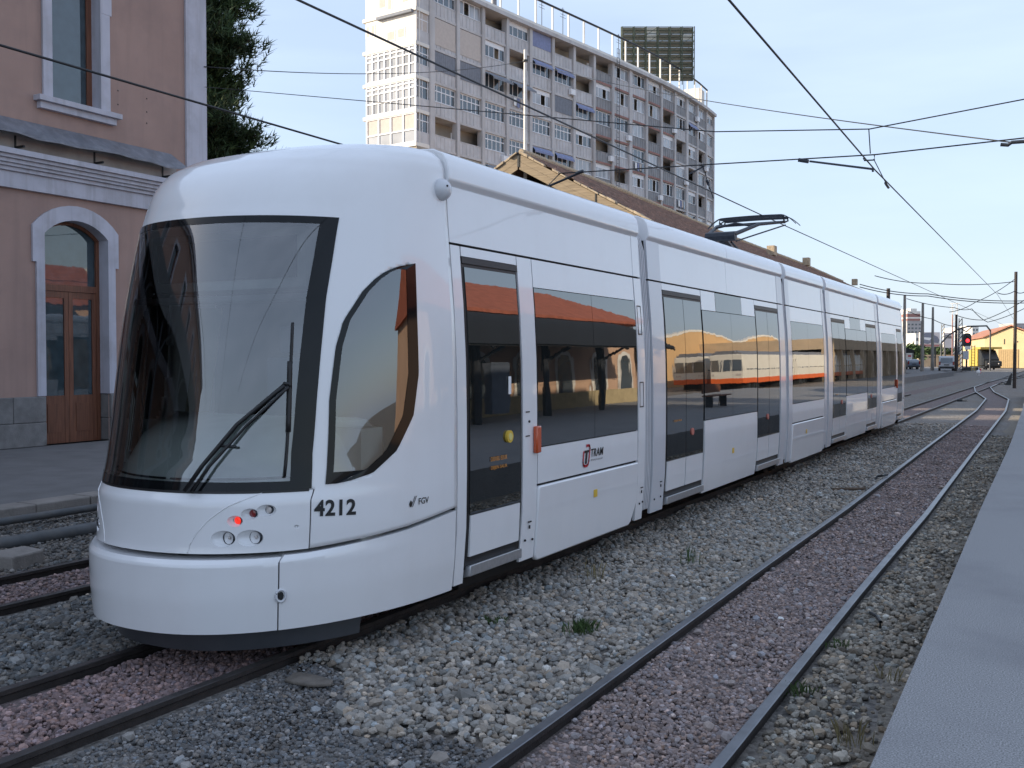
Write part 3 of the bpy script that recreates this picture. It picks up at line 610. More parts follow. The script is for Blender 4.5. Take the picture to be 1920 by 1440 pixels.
def mod_doors(y0):                                                 # suspended section with two double doors
    y1 = y0 + 6.10; q = y0 - 10.65
    core(y0 + .02, y1 - .02); upper(y0 + .02, y1 - .02, [y0 + 3.0])
    end_post(y0, y0 + .40); door(11.08 + q, 12.47 + q, .46, 2.81, .83, 2); panel(12.49 + q, 15.0 + q, .28, 1.225, bow=.006); window(12.49 + q, 15.0 + q, 1.235, 2.66, [13.74 + q])
    panel(12.49 + q, 13.08 + q, 2.668, ZC - .02); panel(14.32 + q, 15.0 + q, 2.668, ZC - .02); panel(11.07 + q, 12.47 + q, 2.845, ZC - .02); panel(15.02 + q, 16.38 + q, 2.845, ZC - .02)
    for sx in (1, -1): part(sheet(13.09 + q, 14.31 + q, 2.668, ZC - .022, .001, .02, 3, sx), 'destination_display', 'glass')
    door(15.02 + q, 16.38 + q, .46, 2.81, .83, 2); end_post(y1 - .34, y1)
def mod_mid(y0, y1):
    core(y0 + .02, y1 - .02); upper(y0 + .02, y1 - .02); end_post(y0, y0 + .26)
    panel(y0 + .28, y1 - .2, 2.672, ZC - .02); window(y0 + .28, y1 - .2, 1.255, 2.665, [(y0 + y1) / 2]); panel(y0 + .28, y1 - .2, .925, 1.245); skirt(y0 + .27, y1 - .22); end_post(y1 - .18, y1)
    b = MB(); b.box((XC - 1.0, y0 + .3, .12), (XC + 1.0, y1 - .3, .36)); part(b, 'bogie_frame', 'core', smooth=False)
mod_end(6.48, 10.40, False); bellows(10.405, 10.645); mod_doors(10.65); bellows(16.755, 16.945)
mod_mid(16.95, 19.98); bellows(19.985, 20.175); mod_doors(20.18); bellows(26.285, 26.475); mod_end(26.48, 30.40, True)
# rear cab: the same shell turned round
Mr = Matrix.Translation((0, 2 * ((6.48 + 30.40) / 2 - 4.6), 0)) @ Matrix.Scale(-1, 4, (0, 1, 0))
for o in list(tram.children):
    if o.name.split('.')[0] in ('cab_shell', 'bumper', 'bumper_side_panel', 'windscreen', 'windscreen_border', 'cab_side_window', 'cab_window_border', 'cab_rear_wall', 'cab_floor', 'undercowl', 'lamp_band'):
        dupmesh(o, tram, Mr)
# wheels, orange side light, stickers and lettering
for yw in (8.2, 9.6, 17.6, 19.2, 27.3, 28.7):
    for sx in (-1, 1):
        b = MB(); b.tube([(-5.22 + sx * .47, yw, .29), (-5.22 + sx * .57, yw, .29)], .29, 24); b.build('wheel', M['railside'], tram)
b = MB(); b.frame(side(7.735, 1.205, .0), (0, .085, 0), (.045, 0, 0), (0, 0, .24)); part(b, 'side_indicator', 'orange', bevel=.012, smooth=False)
b = MB(); b.frame(side(29.05, 1.205, .0), (0, .085, 0), (.045, 0, 0), (0, 0, .24)); part(b, 'side_indicator', 'orange', bevel=.012, smooth=False)
def decal(txt, name, m, y0, y1, z0, z1, off=.006, parent=None, **kw):
    V, Fc = text_mesh(txt, **kw); b = MB(); b.add([side(y0 + u * (y1 - y0), z0 + v * (z1 - z0), off) for u, v in V], Fc); return b.build(name, M[m], parent or tram)
def decal_cab(txt, name, m, p0, p1, z0, z1, dz=0.0, **kw):
    V, Fc = text_mesh(txt, **kw); b = MB(); b.add([S(p0 + u * (p1 - p0), z0 + dz * u + v * (z1 - z0), .004) for u, v in V], Fc); return b.build(name, M[m], tram)
decal_cab('4212', 'fleet_number', 'blk', .724, .532, .985, 1.095, -.016, bold=.03, sp=1.05)
decal_cab('FGV', 'operator_name', 'blk', .214, .158, .975, 1.022, 0, bold=.012)
b = MB()                                                           # operator's tick mark
pt = lambda p, z: S(.266 + (p - .268) * .74, z, .004)
b.poly(pt(.268, .992), pt(.262, .966), pt(.252, .972), pt(.246, 1.0), pt(.257, 1.016)); b.poly(pt(.257, .968), pt(.252, .966), pt(.222, 1.042), pt(.226, 1.042)); b.poly(pt(.246, .966), pt(.241, .966), pt(.212, 1.042), pt(.216, 1.042)); b.build('operator_mark', M['blk'], tram)
lo = decal('TRAM', 'operator_logo', 'blk', 8.95, 9.25, 1.065, 1.145, bold=.016, shear=.18, sp=1.06)
decal('METROPOLITÀ D\'ALACANT', 'logo_subtitle', 'blk', 8.945, 9.235, 1.025, 1.045, parent=lo, bold=.0)
b = MB(); b.cur = 0
def lp_(pts): return [side(8.76 + u * .17, .985 + v * .20, .006) for u, v in pts]
b.poly(*lp_([(.28, .12), (.52, .12), (.66, .66), (.42, .66)])); b.poly(*lp_([(.22, .66), (.85, .66), (.87, .78), (.24, .78)])); b.build('logo_letter', M['blk'], lo)
b = MB()
def stroke(pts, wd):
    for (u0, v0), (u1, v1) in zip(pts[:-1], pts[1:]):
        d = np.array((u1 - u0, v1 - v0)); d /= np.linalg.norm(d); nn_ = np.array((-d[1], d[0])) * wd / 2; e = d * wd * .3
        b.poly(*lp_([(u0 - e[0] + nn_[0], v0 - e[1] + nn_[1]), (u0 - e[0] - nn_[0], v0 - e[1] - nn_[1]), (u1 + e[0] - nn_[0], v1 + e[1] - nn_[1]), (u1 + e[0] + nn_[0], v1 + e[1] + nn_[1])]))
stroke([(.14, .72), (.04, .22), (.10, .07), (.24, .02), (.56, .02), (.72, .08), (.82, .24), (.98, .84), (.94, .97), (.84, 1.0), (.52, 1.0)], .13); b.build('logo_ring', M['redp'], lo)
for y0, z0 in ((9.0, .66), (13.72, .70), (18.2, .68)):
    b = MB(); b.frame(side(y0, z0, .021 if y0 != 13.72 else .008), (0, .085, 0), (.003, 0, 0), (0, 0, .075)); b.build('warning_sticker', M['yellow'], tram)
for k, t in enumerate(('DEIXEU EIXIR', 'DEJEN SALIR')): decal(t, 'door_lettering', 'orp', 6.99, 7.26, 1.20 - k * .075, 1.235 - k * .075, off=.008, bold=.01)
for q in (0, 9.53): decal('DEJEN SALIR', 'door_lettering', 'orp', 11.32 + q, 11.6 + q, 1.27, 1.30, off=.008, bold=.01)
def button(y, z):
    b = MB(); b.tube([side(y, z, .0), side(y, z, .022)], .052, 20); o = b.build('door_button', M['yellow'], tram); b = MB(); b.tube([side(y, z, .02), side(y, z, .026)], .03, 16); b.build('button_cap', mat('yellow_cap', (.75, .66, .25), .35), o)
button(7.29, 1.385)
for y in (12.0, 15.6, 21.5, 25.1):
    b = MB(); b.tube([side(y, 1.12, 0), side(y, 1.12, .014)], .045, 16); b.build('door_button', mat('faded_red_button', (.5, .15, .12), .4), tram)
b = MB(); b.frame(side(7.29, 1.74, .004), (0, .045, 0), (.003, 0, 0), (0, 0, .15)); b.build('door_notice', M['whp'], tram)
for y, z in ((7.60, 1.57), (7.60, 1.36)):
    b = MB(); b.frame(side(y, z, .002), (0, .07, 0), (.003, 0, 0), (0, 0, .010)); b.build('latch_slot', M['blk'], tram)
for y, z in ((7.62, .45), (7.76, .44), (10.29, .43), (10.38, .44), (10.75, .42), (10.95, .43), (7.66, 1.49)):
    b = MB(); b.tube([side(y, z, .0), side(y, z, .010)], .011, 8); b.build('panel_bolt', M['blk'], tram)
for y in (7.66, 10.3, 10.9):
    b = MB(); b.frame(side(y, .60, .002), (0, .055, 0), (.008, 0, 0), (0, 0, .012)); b.frame(side(y + .02, .545, .002), (0, .015, 0), (.008, 0, 0), (0, 0, .03)); b.build('panel_lock', M['blk'], tram)
b = MB(); b.box((0, 0, 0), (.001, .001, .001))
for z0, z1 in ((1.5, 1.78), (2.30, 2.62)):
    for (a, c, e, f_) in ((10.235, 10.245, z0, z1), (10.335, 10.345, z0, z1), (10.245, 10.335, z0, z0 + .012), (10.245, 10.335, z1 - .012, z1)):
        part(sheet(a, c, e, f_, .007, .01, 1), 'hatch_outline', 'gasket')
# pantograph on the middle section
pg = bpy.data.objects.new('pantograph', None); col.objects.link(pg); pg.parent = tram; ORG[pg.name] = ORG[tram.name]
HY, HZ, KY, KZ = 19.4, 4.80, 17.3, 4.19
base = MB(); base.box((XC - .5, 17.9, 3.70), (XC + .5, 18.9, 3.77)); base.build('pantograph_base', M['steel'], pg, bevel=.02)
def tb(name, pts, r, r1=None):
    b = MB(); b.tube(pts, r, 8, r1=r1); return b.build(name, M['steel'], pg, smooth=True, angle=40)
for dx in (-.15, .17): tb('insulator', [(XC + dx, 18.2, 3.77), (XC + dx, 17.95, 3.93)], .045)
tb('lower_arm', [(XC + .05, 18.55, 3.77), (XC, 17.35, 4.16)], .085, .07); tb('lower_rod', [(XC + .2, 18.75, 3.77), (XC + .16, 17.4, 4.10)], .018); tb('lower_rod', [(XC - .2, 18.5, 3.77), (XC - .16, 17.4, 4.10)], .018)
tb('knuckle', [(XC - .27, KY, KZ), (XC + .27, KY, KZ)], .085)
for sx in (-1, 1): tb('upper_arm', [(XC + sx * .24, KY, KZ + .03), (XC + sx * .40, KY + 1.05, KZ + .32), (XC + sx * .60, HY, HZ - .14)], .04, .026)
tb('upper_rod', [(XC + .25, KY + .1, KZ - .08), (XC + .62, HY, HZ - .2)], .014); tb('cross_stay', [(XC - .36, KY + .8, KZ + .26), (XC, KY + .9, KZ + .34), (XC + .36, KY + .8, KZ + .26)], .022); tb('head_tube', [(XC - .62, HY, HZ - .14), (XC + .62, HY, HZ - .14)], .028)
for sx in (-1, 1):
    for dy in (-.17, .17): tb('head_bracket', [(XC + sx * .6, HY, HZ - .15), (XC + sx * .63, HY + dy, HZ - .10), (XC + sx * .62, HY + dy, HZ - .05)], .016)
for dy in (-.17, .17):
    P = [(XC + .86 * t, HY + dy, HZ - .025 * t * t - (.17 * (max(0, abs(t) - .70) / .3) ** 1.5)) for t in lin(-1, 1, 33)]; dk = [.055 if abs(p[0] - XC) < .6 else .016 for p in P]; b = MB()
    q0, q1 = [(x, y - .028, z) for x, y, z in P], [(x, y + .028, z) for x, y, z in P]; q2, q3 = [(x, y + .028, z - k) for (x, y, z), k in zip(P, dk)], [(x, y - .028, z - k) for (x, y, z), k in zip(P, dk)]
    for u, v in ((q0, q1), (q1, q2), (q2, q3), (q3, q0)): b.grid([u, v])
    b.build('contact_strip', M['steel'], pg, smooth=True, angle=40)
# ------------------------------------------------------------------ the pink station building on the left
FX, BX, SY1, SY0, STOP = -19.7, -31.0, 18.88, -42.0, 12.9
st = thing('station_building', 'pink two storey station building with white arched door surround and lead flashing', 'building', (-25, 10, .1))
BAYS = [15.0 - 4.95 * k for k in range(11)]
def arch_pts(yc, hw, zs, rise, n=12):                              # segmental arch from left spring to right spring
    r = (hw * hw + rise * rise) / (2 * rise); a0 = math.asin(hw / r)
    return [(yc + r * math.sin(a), zs + rise - r + r * math.cos(a)) for a in lin(-a0, a0, n + 1)]
DH, DZ, DR = .83, 4.78, .36                                        # door half width, spring height, rise
WH, WZ0, WZ1 = .63, 7.76, 10.75
b = MB()
def wq(ya, yb, za, zb_): b.poly((FX, ya, za), (FX, yb, za), (FX, yb, zb_), (FX, ya, zb_))
ycur = SY0
for yc in BAYS[::-1]:
    wq(ycur, yc - DH, .1, 5.65); ap = arch_pts(yc, DH, DZ, DR)
    for (ya, za), (yb, zb_) in zip(ap[:-1], ap[1:]): b.poly((FX, ya, za), (FX, yb, zb_), (FX, yb, 5.65), (FX, ya, 5.65))
    ycur = yc + DH
wq(ycur, SY1, .1, 5.65); ycur = SY0
wq(SY0, SY1, 5.65, 7.76)
for yc in BAYS[::-1]:
    wq(ycur, yc - WH + .05, 7.76, WZ1); ycur = yc + WH + .05
wq(ycur, SY1, 7.76, WZ1); wq(SY0, SY1, WZ1, STOP)
b.poly((FX, SY1, .1), (BX, SY1, .1), (BX, SY1, STOP), (FX, SY1, STOP)); b.poly((BX, SY0, .1), (FX, SY0, .1), (FX, SY0, STOP), (BX, SY0, STOP)); b.poly((BX, SY1, .1), (BX, SY0, .1), (BX, SY0, STOP), (BX, SY1, STOP))
b.build('wall', M['pink'], st)
b = MB(); b.poly((FX, SY0, STOP), (FX, SY1, STOP), (BX, SY1, STOP), (BX, SY0, STOP)); b.build('roof', M['lead'], st)
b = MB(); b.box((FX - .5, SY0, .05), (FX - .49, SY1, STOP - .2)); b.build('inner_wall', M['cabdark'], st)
def band(name, za, zb_, proud, m='trim', ya=SY0 + .02, yb=SY1 + .0):
    s = MB(); s.box((FX - .02, ya, za), (FX + proud, yb + proud * .5, zb_)); return s.build(name, M[m], st, bevel=.006)
band('frieze', 5.65, 6.0, .10); band('cornice_moulding', 6.002, 6.085, .16); band('cornice_moulding', 6.087, 6.15, .22); band('cornice_moulding', 6.152, 6.235, .27); band('cornice_moulding', 6.237, 6.31, .33); band('cornice_moulding', 6.312, 6.43, .40)
band('attic_band', 6.432, 6.86, .035, 'pale', yb=17.9); band('eaves_cornice', 12.2, 12.5, .25); band('eaves_cornice', 12.502, 12.9, .55)
s = MB(); s.box((FX - .02, 18.24, 6.44), (FX + .06, SY1 + .05, 12.19)); s.build('corner_pilaster', M['trim'], st, bevel=.006)
s = MB(); s.box((FX - .02, 18.05, .1), (FX + .06, SY1 + .05, 5.64)); s.build('corner_pilaster', M['trim'], st, bevel=.006)
# lead flashing on brackets: wavy lower edge
s = MB(); ysf = lin(SY0 + .2, 17.75, 120); wv = [.02 * math.sin(y * 2.1) + .015 * math.sin(y * 5.3 + 1) for y in ysf]
Pt = [(FX + .03, y, 7.14) for y in ysf]; Pb = [(FX + .50 + w_, y + (.16 if i == len(ysf) - 1 else 0), 6.74 + w_) for i, (y, w_) in enumerate(zip(ysf, wv))]; Pu = [(x, y, z - .035) for x, y, z in Pb]; Pu2 = [(x, y, z - .035) for x, y, z in Pt]
s.grid([Pb, Pt]); s.grid([Pu, Pb]); s.grid([Pu2, Pu]); s.grid([[Pb[-1], Pt[-1]], [Pu[-1], Pu2[-1]]]); s.build('lead_flashing', M['lead'], st)
for y in lin(-40, 17.45, 30):
    s = MB(); s.box((FX - .0, y, 6.5), (FX + .05, y + .04, 6.78)); s.box((FX + .051, y, 6.5), (FX + .34, y + .04, 6.545)); s.build('flashing_bracket', M['dark'], st)
# plinth: two courses of stones, broken by the doors
edges = [SY0 + .3]
for yc in BAYS[::-1]: edges += [yc - DH - .02, yc + DH + .02]
edges.append(SY1 + .04)
for a, c in zip(edges[::2], edges[1::2]):
    for cz, (z0, z1) in enumerate(((.10, .62), (.625, 1.19))):
        n_ = max(1, round((c - a) / 1.0)); cuts = [a] + [a + (c - a) * (i + (.22 if cz else -.12) + random.uniform(-.08, .08)) / n_ for i in range(1, n_)] + [c]
        for y0, y1 in zip(cuts[:-1], cuts[1:]):
            if y0 < -18: continue
            s = MB(); s.box((FX - .38, y0 + .004, z0), (FX + .085 + random.uniform(-.008, .008), y1 - .004, z1)); s.build('plinth_stone', M['plinth'], st, bevel=.02)
def surround(yc):
    s = MB(); o = 0.26; ao = arch_pts(yc, DH + o + .03, DZ + .16, DR + .17); ai = arch_pts(yc, DH, DZ, DR); x0, x1 = FX - .36, FX + .055
    for (i0, i1), (o0, o1) in zip(zip(ai[:-1], ai[1:]), zip(ao[:-1], ao[1:])):
        s.poly((x1, *i0), (x1, *i1), (x1, *o1), (x1, *o0)); s.poly((x0, *i0), (x0, *i1), (x1, *i1), (x1, *i0)); s.poly((x1, *o0), (x1, *o1), (FX, *o1), (FX, *o0))
    for sg in (-1, 1):
        yi = yc + sg * DH; ears = ((1.2, 4.14, DH + .20), (4.14, DZ + .16, DH + o + .03))
        for z0, z1, w_ in ears:
            yo = yc + sg * w_; zi1 = min(z1, DZ) if z1 > 4.2 else z1
            s.poly((x1, yi, z0), (x1, yo, z0), (x1, yo, z1), (x1, yi, zi1)); s.poly((x1, yo, z0), (FX, yo, z0), (FX, yo, z1), (x1, yo, z1)); s.poly((x1, yi, z0), (x0, yi, z0), (x0, yi, zi1), (x1, yi, zi1))
        s.poly((x1, yc + sg * ears[0][2], 4.14), (x1, yc + sg * ears[1][2], 4.14), (FX, yc + sg * ears[1][2], 4.14), (FX, yc + sg * ears[0][2], 4.14))
    fixn(s.build('door_surround', M['trim'], st))
def arch_door(yc, full):
    x = FX - .34; s = MB()
    s.box((x, yc - DH, .1), (x + .07, yc - DH + .09, DZ)); s.box((x, yc + DH - .09, .1), (x + .07, yc + DH, DZ)); s.box((x - .005, yc - DH + .09, 3.55), (x + .075, yc + DH - .09, 3.70))
    ai = arch_pts(yc, DH, DZ, DR); a2 = arch_pts(yc, DH - .09, DZ - .02, DR - .06)
    for (i0, i1), (o0, o1) in zip(zip(a2[:-1], a2[1:]), zip(ai[:-1], ai[1:])): s.poly((x + .07, *i0), (x + .07, *i1), (x + .07, *o1), (x + .07, *o0)); s.poly((x, *i0), (x, *i1), (x + .07, *i1), (x + .07, *i0))
    d = s.build('arched_door', M['wood'], st)
    s = MB(); ap = arch_pts(yc, DH - .08, DZ - .02, DR - .05); s.poly((x + .02, yc - DH + .08, 3.69), (x + .02, yc + DH - .08, 3.69), *[(x + .02, y, z) for y, z in ap[::-1]]); s.build('fanlight', M['wglass'], d)
    for sg in (-1, 1):
        a, c = (yc - DH + .092, yc - .004) if sg < 0 else (yc + .004, yc + DH - .092); s = MB()
        s.box((x + .01, a, .1), (x + .055, a + .11, 3.545)); s.box((x + .01, c - .11, .1), (x + .055, c, 3.545)); s.box((x + .008, a + .11, 3.40), (x + .052, c - .11, 3.545)); s.box((x + .008, a + .11, .1), (x + .05, c - .11, 1.18)); s.box((x + .051, a + .17, .35), (x + .062, c - .17, 1.0)); s.build('door_leaf', M['wood'], d)
        s = MB(); s.box((x + .022, a + .105, 1.18), (x + .03, c - .105, 3.41)); s.build('door_pane', M['wglass'], d)
def upper_window(yc):
    y0, y1 = yc - WH + .05, yc + WH + .05; x0, x1 = FX - .36, FX + .055; s = MB()
    for a, c in ((y0 - .23, y0), (y1, y1 + .26)): s.box((x0, a, WZ0), (x1, c, 10.02)); s.box((x0, a - (.05 if c == y0 else 0), 10.022), (x1 + .004, c + (.05 if c != y0 else 0), WZ1 + .25))
    s.box((x0 + .001, y0, WZ1 - .02), (x1 - .002, y1, WZ1 + .24)); s.build('window_surround', M['trim'], st)
    s = MB(); s.box((x0, y0 - .44, WZ0 - .12), (FX + .22, y1 + .46, WZ0 - .002)); s.box((FX - .02, y0 - .36, WZ0 - .27), (FX + .13, y1 + .37, WZ0 - .122)); s.build('window_sill', M['trim'], st, bevel=.006)
    x = FX - .33; s = MB(); s.box((x, y0, WZ0), (x + .07, y0 + .13, WZ1)); s.box((x, y1 - .13, WZ0), (x + .07, y1, WZ1)); s.box((x + .001, y0 + .13, WZ0), (x + .069, y1 - .13, WZ0 + .12)); wf = s.build('window_frame', M['wood'], st)
    s = MB(); s.box((x + .02, y0 + .12, WZ0 + .11), (x + .03, y1 - .12, WZ1)); s.build('window_pane', M['wglass'], wf)
for k, yc in enumerate(BAYS): surround(yc); arch_door(yc, k == 0); upper_window(yc)
s = MB(); s.box((FX, 12.72, 4.92), (FX + .30, 12.76, 4.96)); s.tube([(FX + .25, 12.74, 4.93), (FX + .25, 12.74, 4.80)], .05, 10, r1=.12); s.build('wall_lamp', M['dark'], st)
for q in ((221, 170), (221, 196), (275, 185), (275, 210), (275, 231)):
    p = atX(*q, FX); s = MB(); s.box((FX, p[1] - .012, p[2] - .015), (FX + .008, p[1] + .012, p[2] + .015)); s.build('bolt_hole', M['blk'], st)
# iron platform canopy along the station, ending before the door bay: the windscreen mirrors it
ic = thing('station_canopy', 'dark iron canopy on arched columns along the station platform, left of the view', 'canopy', (-16, -12, .1))
s = MB(); s.prism([(-19.25, -36, 6.05), (-12.7, -36, 5.65), (-12.7, -36, 5.8), (-19.25, -36, 6.2)], (0, 41, 0)); fixn(s.build('roof_sheet', M['canopy'], ic))
s = MB(); s.box((-12.72, -36, 4.95), (-12.62, 5.0, 5.82)); s.build('fascia', M['cabdark'], ic)
for k in range(9):
    y = 3.9 - 4.6 * k; s = MB(); s.tube([(-13.0, y, .1), (-13.0, y, .9), (-13.0, y, 1.0), (-13.0, y, 5.6)], .13, 10); s.build('column', M['steel'], ic, smooth=True, angle=40)
    for sg in (-1, 1): s = MB(); s.tube([(-13.0, y, 3.3)] + [(-13.0, y + sg * 2.2 * (1 - math.cos(a)), 3.3 + 1.7 * math.sin(a)) for a in lin(.2, pi / 2, 8)], .06, 6); s.build('arched_bracket', M['steel'], ic, smooth=True)
s = MB(); s.poly((-19.2, 5.0, 4.9), (-12.7, 5.0, 4.9), (-12.7, 5.0, 5.7), (-19.2, 5.0, 6.1)); s.build('end_screen', M['cabdark'], ic)
# ------------------------------------------------------------------ pine beside the station
pine = thing('pine_tree', 'dark green pine tree rising behind the corner of the pink station', 'tree', (-24.75, 23.4, 0))
b = MB(); b.tube([(-24.75, 23.4, -.1), (-24.8, 23.4, 4), (-24.7, 23.5, 8), (-24.75, 23.5, 13), (-24.75, 23.5, 16.5)], .30, 9, r1=.07)
limbs = []
for k in range(160):
    z = random.uniform(3.5, 15.8); a = random.uniform(0, 2 * pi); rr = (1.9 if 9.3 < z < 10.0 else 2.2 if z < 9.31 else 2.08 if z < 12.6 else 2.08 - (z - 12.6) * .55) * random.uniform(.35, 1.0) * (1.25 if z < 8.6 else 1)
    p0 = np.array((-24.75, 23.5, z)); p1 = p0 + np.array((math.cos(a) * rr, math.sin(a) * rr, random.uniform(.1, .9))); limbs.append((p0, p1)); b.tube([p0, (p0 + p1) / 2 + (0, 0, -.15), p1], .07, 5, r1=.02)
b.build('trunk', M['bark'], pine)
b = MB()
def tuft(c, d, r):                                                  # a shoot: ring of needle blades round its axis
    d = d / np.linalg.norm(d); u = np.cross(d, (.3, .2, .9)); u /= np.linalg.norm(u); v = np.cross(d, u)
    for k in range(9):
        a = 2 * pi * k / 9 + random.random(); t_ = d * random.uniform(.35, 1.0) + (u * math.cos(a) + v * math.sin(a)) * random.uniform(.45, .8); wd = (u * math.sin(a) - v * math.cos(a)) * r * .075
        s0 = c - d * r * random.uniform(0, .9); b.cur = 0 if random.random() < .6 else 1; b.poly(s0 - wd, s0 + wd, s0 + t_ * r)
for p0, p1 in limbs:
    for k in range(130):
        t_ = random.uniform(.25, 1.06); c = p0 + (p1 - p0) * t_ + np.array([random.gauss(0, .30), random.gauss(0, .30), random.gauss(0, .22)])
        tuft(c, (p1 - p0) * .5 + np.array([random.gauss(0, .5), random.gauss(0, .5), random.uniform(.1, 1.0)]), random.uniform(.22, .40))
b.build('crown', [M['needle'], M['needle2']], pine)
# ------------------------------------------------------------------ curved apartment tower
cols_px = [810,859,906,952,994.4,1035.6,1074.7,1111.9,1146.5,1180,1211.7,1239.4,1263.9,1285,1304.8,1320.7,1336.5]
def hd(x): r = _ray(x, 670)[:2]; return r / np.linalg.norm(r)
Pt = _ray(810, 670)[:2] * 85.0; PTH = [Pt]
for x in cols_px[1:]:
    d = hd(x); q = Pt @ d; Pt = d * (q + math.sqrt(max(0, q * q - (Pt @ Pt - 3.6 ** 2)))); PTH.append(Pt)
# smooth the plan curve with a cubic so the facade bends evenly
tt = np.arange(len(PTH)); PTH = np.array(PTH); PTH = np.stack([np.polyval(np.polyfit(tt, PTH[:, i], 3), tt) for i in (0, 1)], 1)
d0 = (PTH[1] - PTH[0]) / np.linalg.norm(PTH[1] - PTH[0])
CORN = PTH[0] - d0 * 1.95                                           # free corner of the cantilevered end block
FLZ = 2.80; Z0 = 31.12; NR = 7; TOPZ = 33.95; DEP = 5.4
tw = thing('apartment_tower', 'tall curved apartment block with gridded balconies and white roof railing', 'building', (float(PTH[4][0]), float(PTH[4][1]), 0))
def nrm(i):
    a = PTH[max(i - 1, 0)]; c = PTH[min(i + 1, len(PTH) - 1)]; d = (c - a) / np.linalg.norm(c - a); return d, np.array((d[1], -d[0]))
def V3(p, z): return np.array((p[0], p[1], z))
# columns
for i in range(len(PTH)):
    d, n_ = nrm(i); s = MB(); w_ = .62 if i in (0, 9, 13) else .40
    s.frame(V3(PTH[i] - d * w_ / 2 - n_ * .5, 0), V3(d * w_, 0), V3(n_ * .62, 0), (0, 0, TOPZ - .35)); s.build('column', M['tower'], tw)
# floor slabs following the curve
def slab(z0, z1, out, name, m, back=DEP, first=None):
    s = MB(); pts = ([first] if first is not None else []) + list(PTH); outp, inn = [], []
    for k, p in enumerate(pts):
        i = max(0, k - (1 if first is not None else 0)); d, n_ = nrm(i); outp.append(p + n_ * out); inn.append(p - n_ * back)
    for za, zc in ((z0, z1),):
        s.grid([[V3(p, za) for p in outp], [V3(p, zc) for p in outp]]); s.grid([[V3(p, zc) for p in outp], [V3(p, zc) for p in inn]]); s.grid([[V3(p, za) for p in inn], [V3(p, za) for p in outp]]); s.grid([[V3(p, zc) for p in inn], [V3(p, za) for p in inn]])
        s.poly(V3(outp[-1], za), V3(inn[-1], za), V3(inn[-1], zc), V3(outp[-1], zc)); s.poly(V3(inn[0], za), V3(outp[0], za), V3(outp[0], zc), V3(inn[0], zc))
    return s.build(name, M[m], tw)
for r in range(NR + 1):
    z = Z0 - FLZ * (r - 0)
    if r == 0: slab(TOPZ - .35, TOPZ, .42, 'roof_slab', 'tower')
    slab(z - .16, z + .06, .0, 'floor_slab', 'tower')
slab(TOPZ + .002, TOPZ + .85, -.7, 'roof_parapet', 'towerw', back=1.0)
# back wall and the lower storeys
s = MB(); s.grid([[V3(PTH[i] - nrm(i)[1] * 1.45, 0) for i in range(len(PTH))], [V3(PTH[i] - nrm(i)[1] * 1.45, TOPZ - .4) for i in range(len(PTH))]])
s.grid([[V3(PTH[i] - nrm(i)[1] * DEP, TOPZ - .4) for i in range(len(PTH))], [V3(PTH[i] - nrm(i)[1] * DEP, 0) for i in range(len(PTH))]])
d, n_ = nrm(16); s.poly(V3(PTH[16], 0), V3(PTH[16] - n_ * DEP, 0), V3(PTH[16] - n_ * DEP, TOPZ - .4), V3(PTH[16], TOPZ - .4)); d, n_ = nrm(0); s.poly(V3(PTH[0] - n_ * DEP, 0), V3(PTH[0] - n_ * 1.4, 0), V3(PTH[0] - n_ * 1.4, TOPZ - .4), V3(PTH[0] - n_ * DEP, TOPZ - .4)); s.build('inner_wall', M['loggia'], tw)
s = MB(); s.grid([[V3(PTH[i] - nrm(i)[1] * .3, 0) for i in range(len(PTH))], [V3(PTH[i] - nrm(i)[1] * .3, Z0 - FLZ * NR - .1) for i in range(len(PTH))]]); s.build('lower_wall', M['tower'], tw)
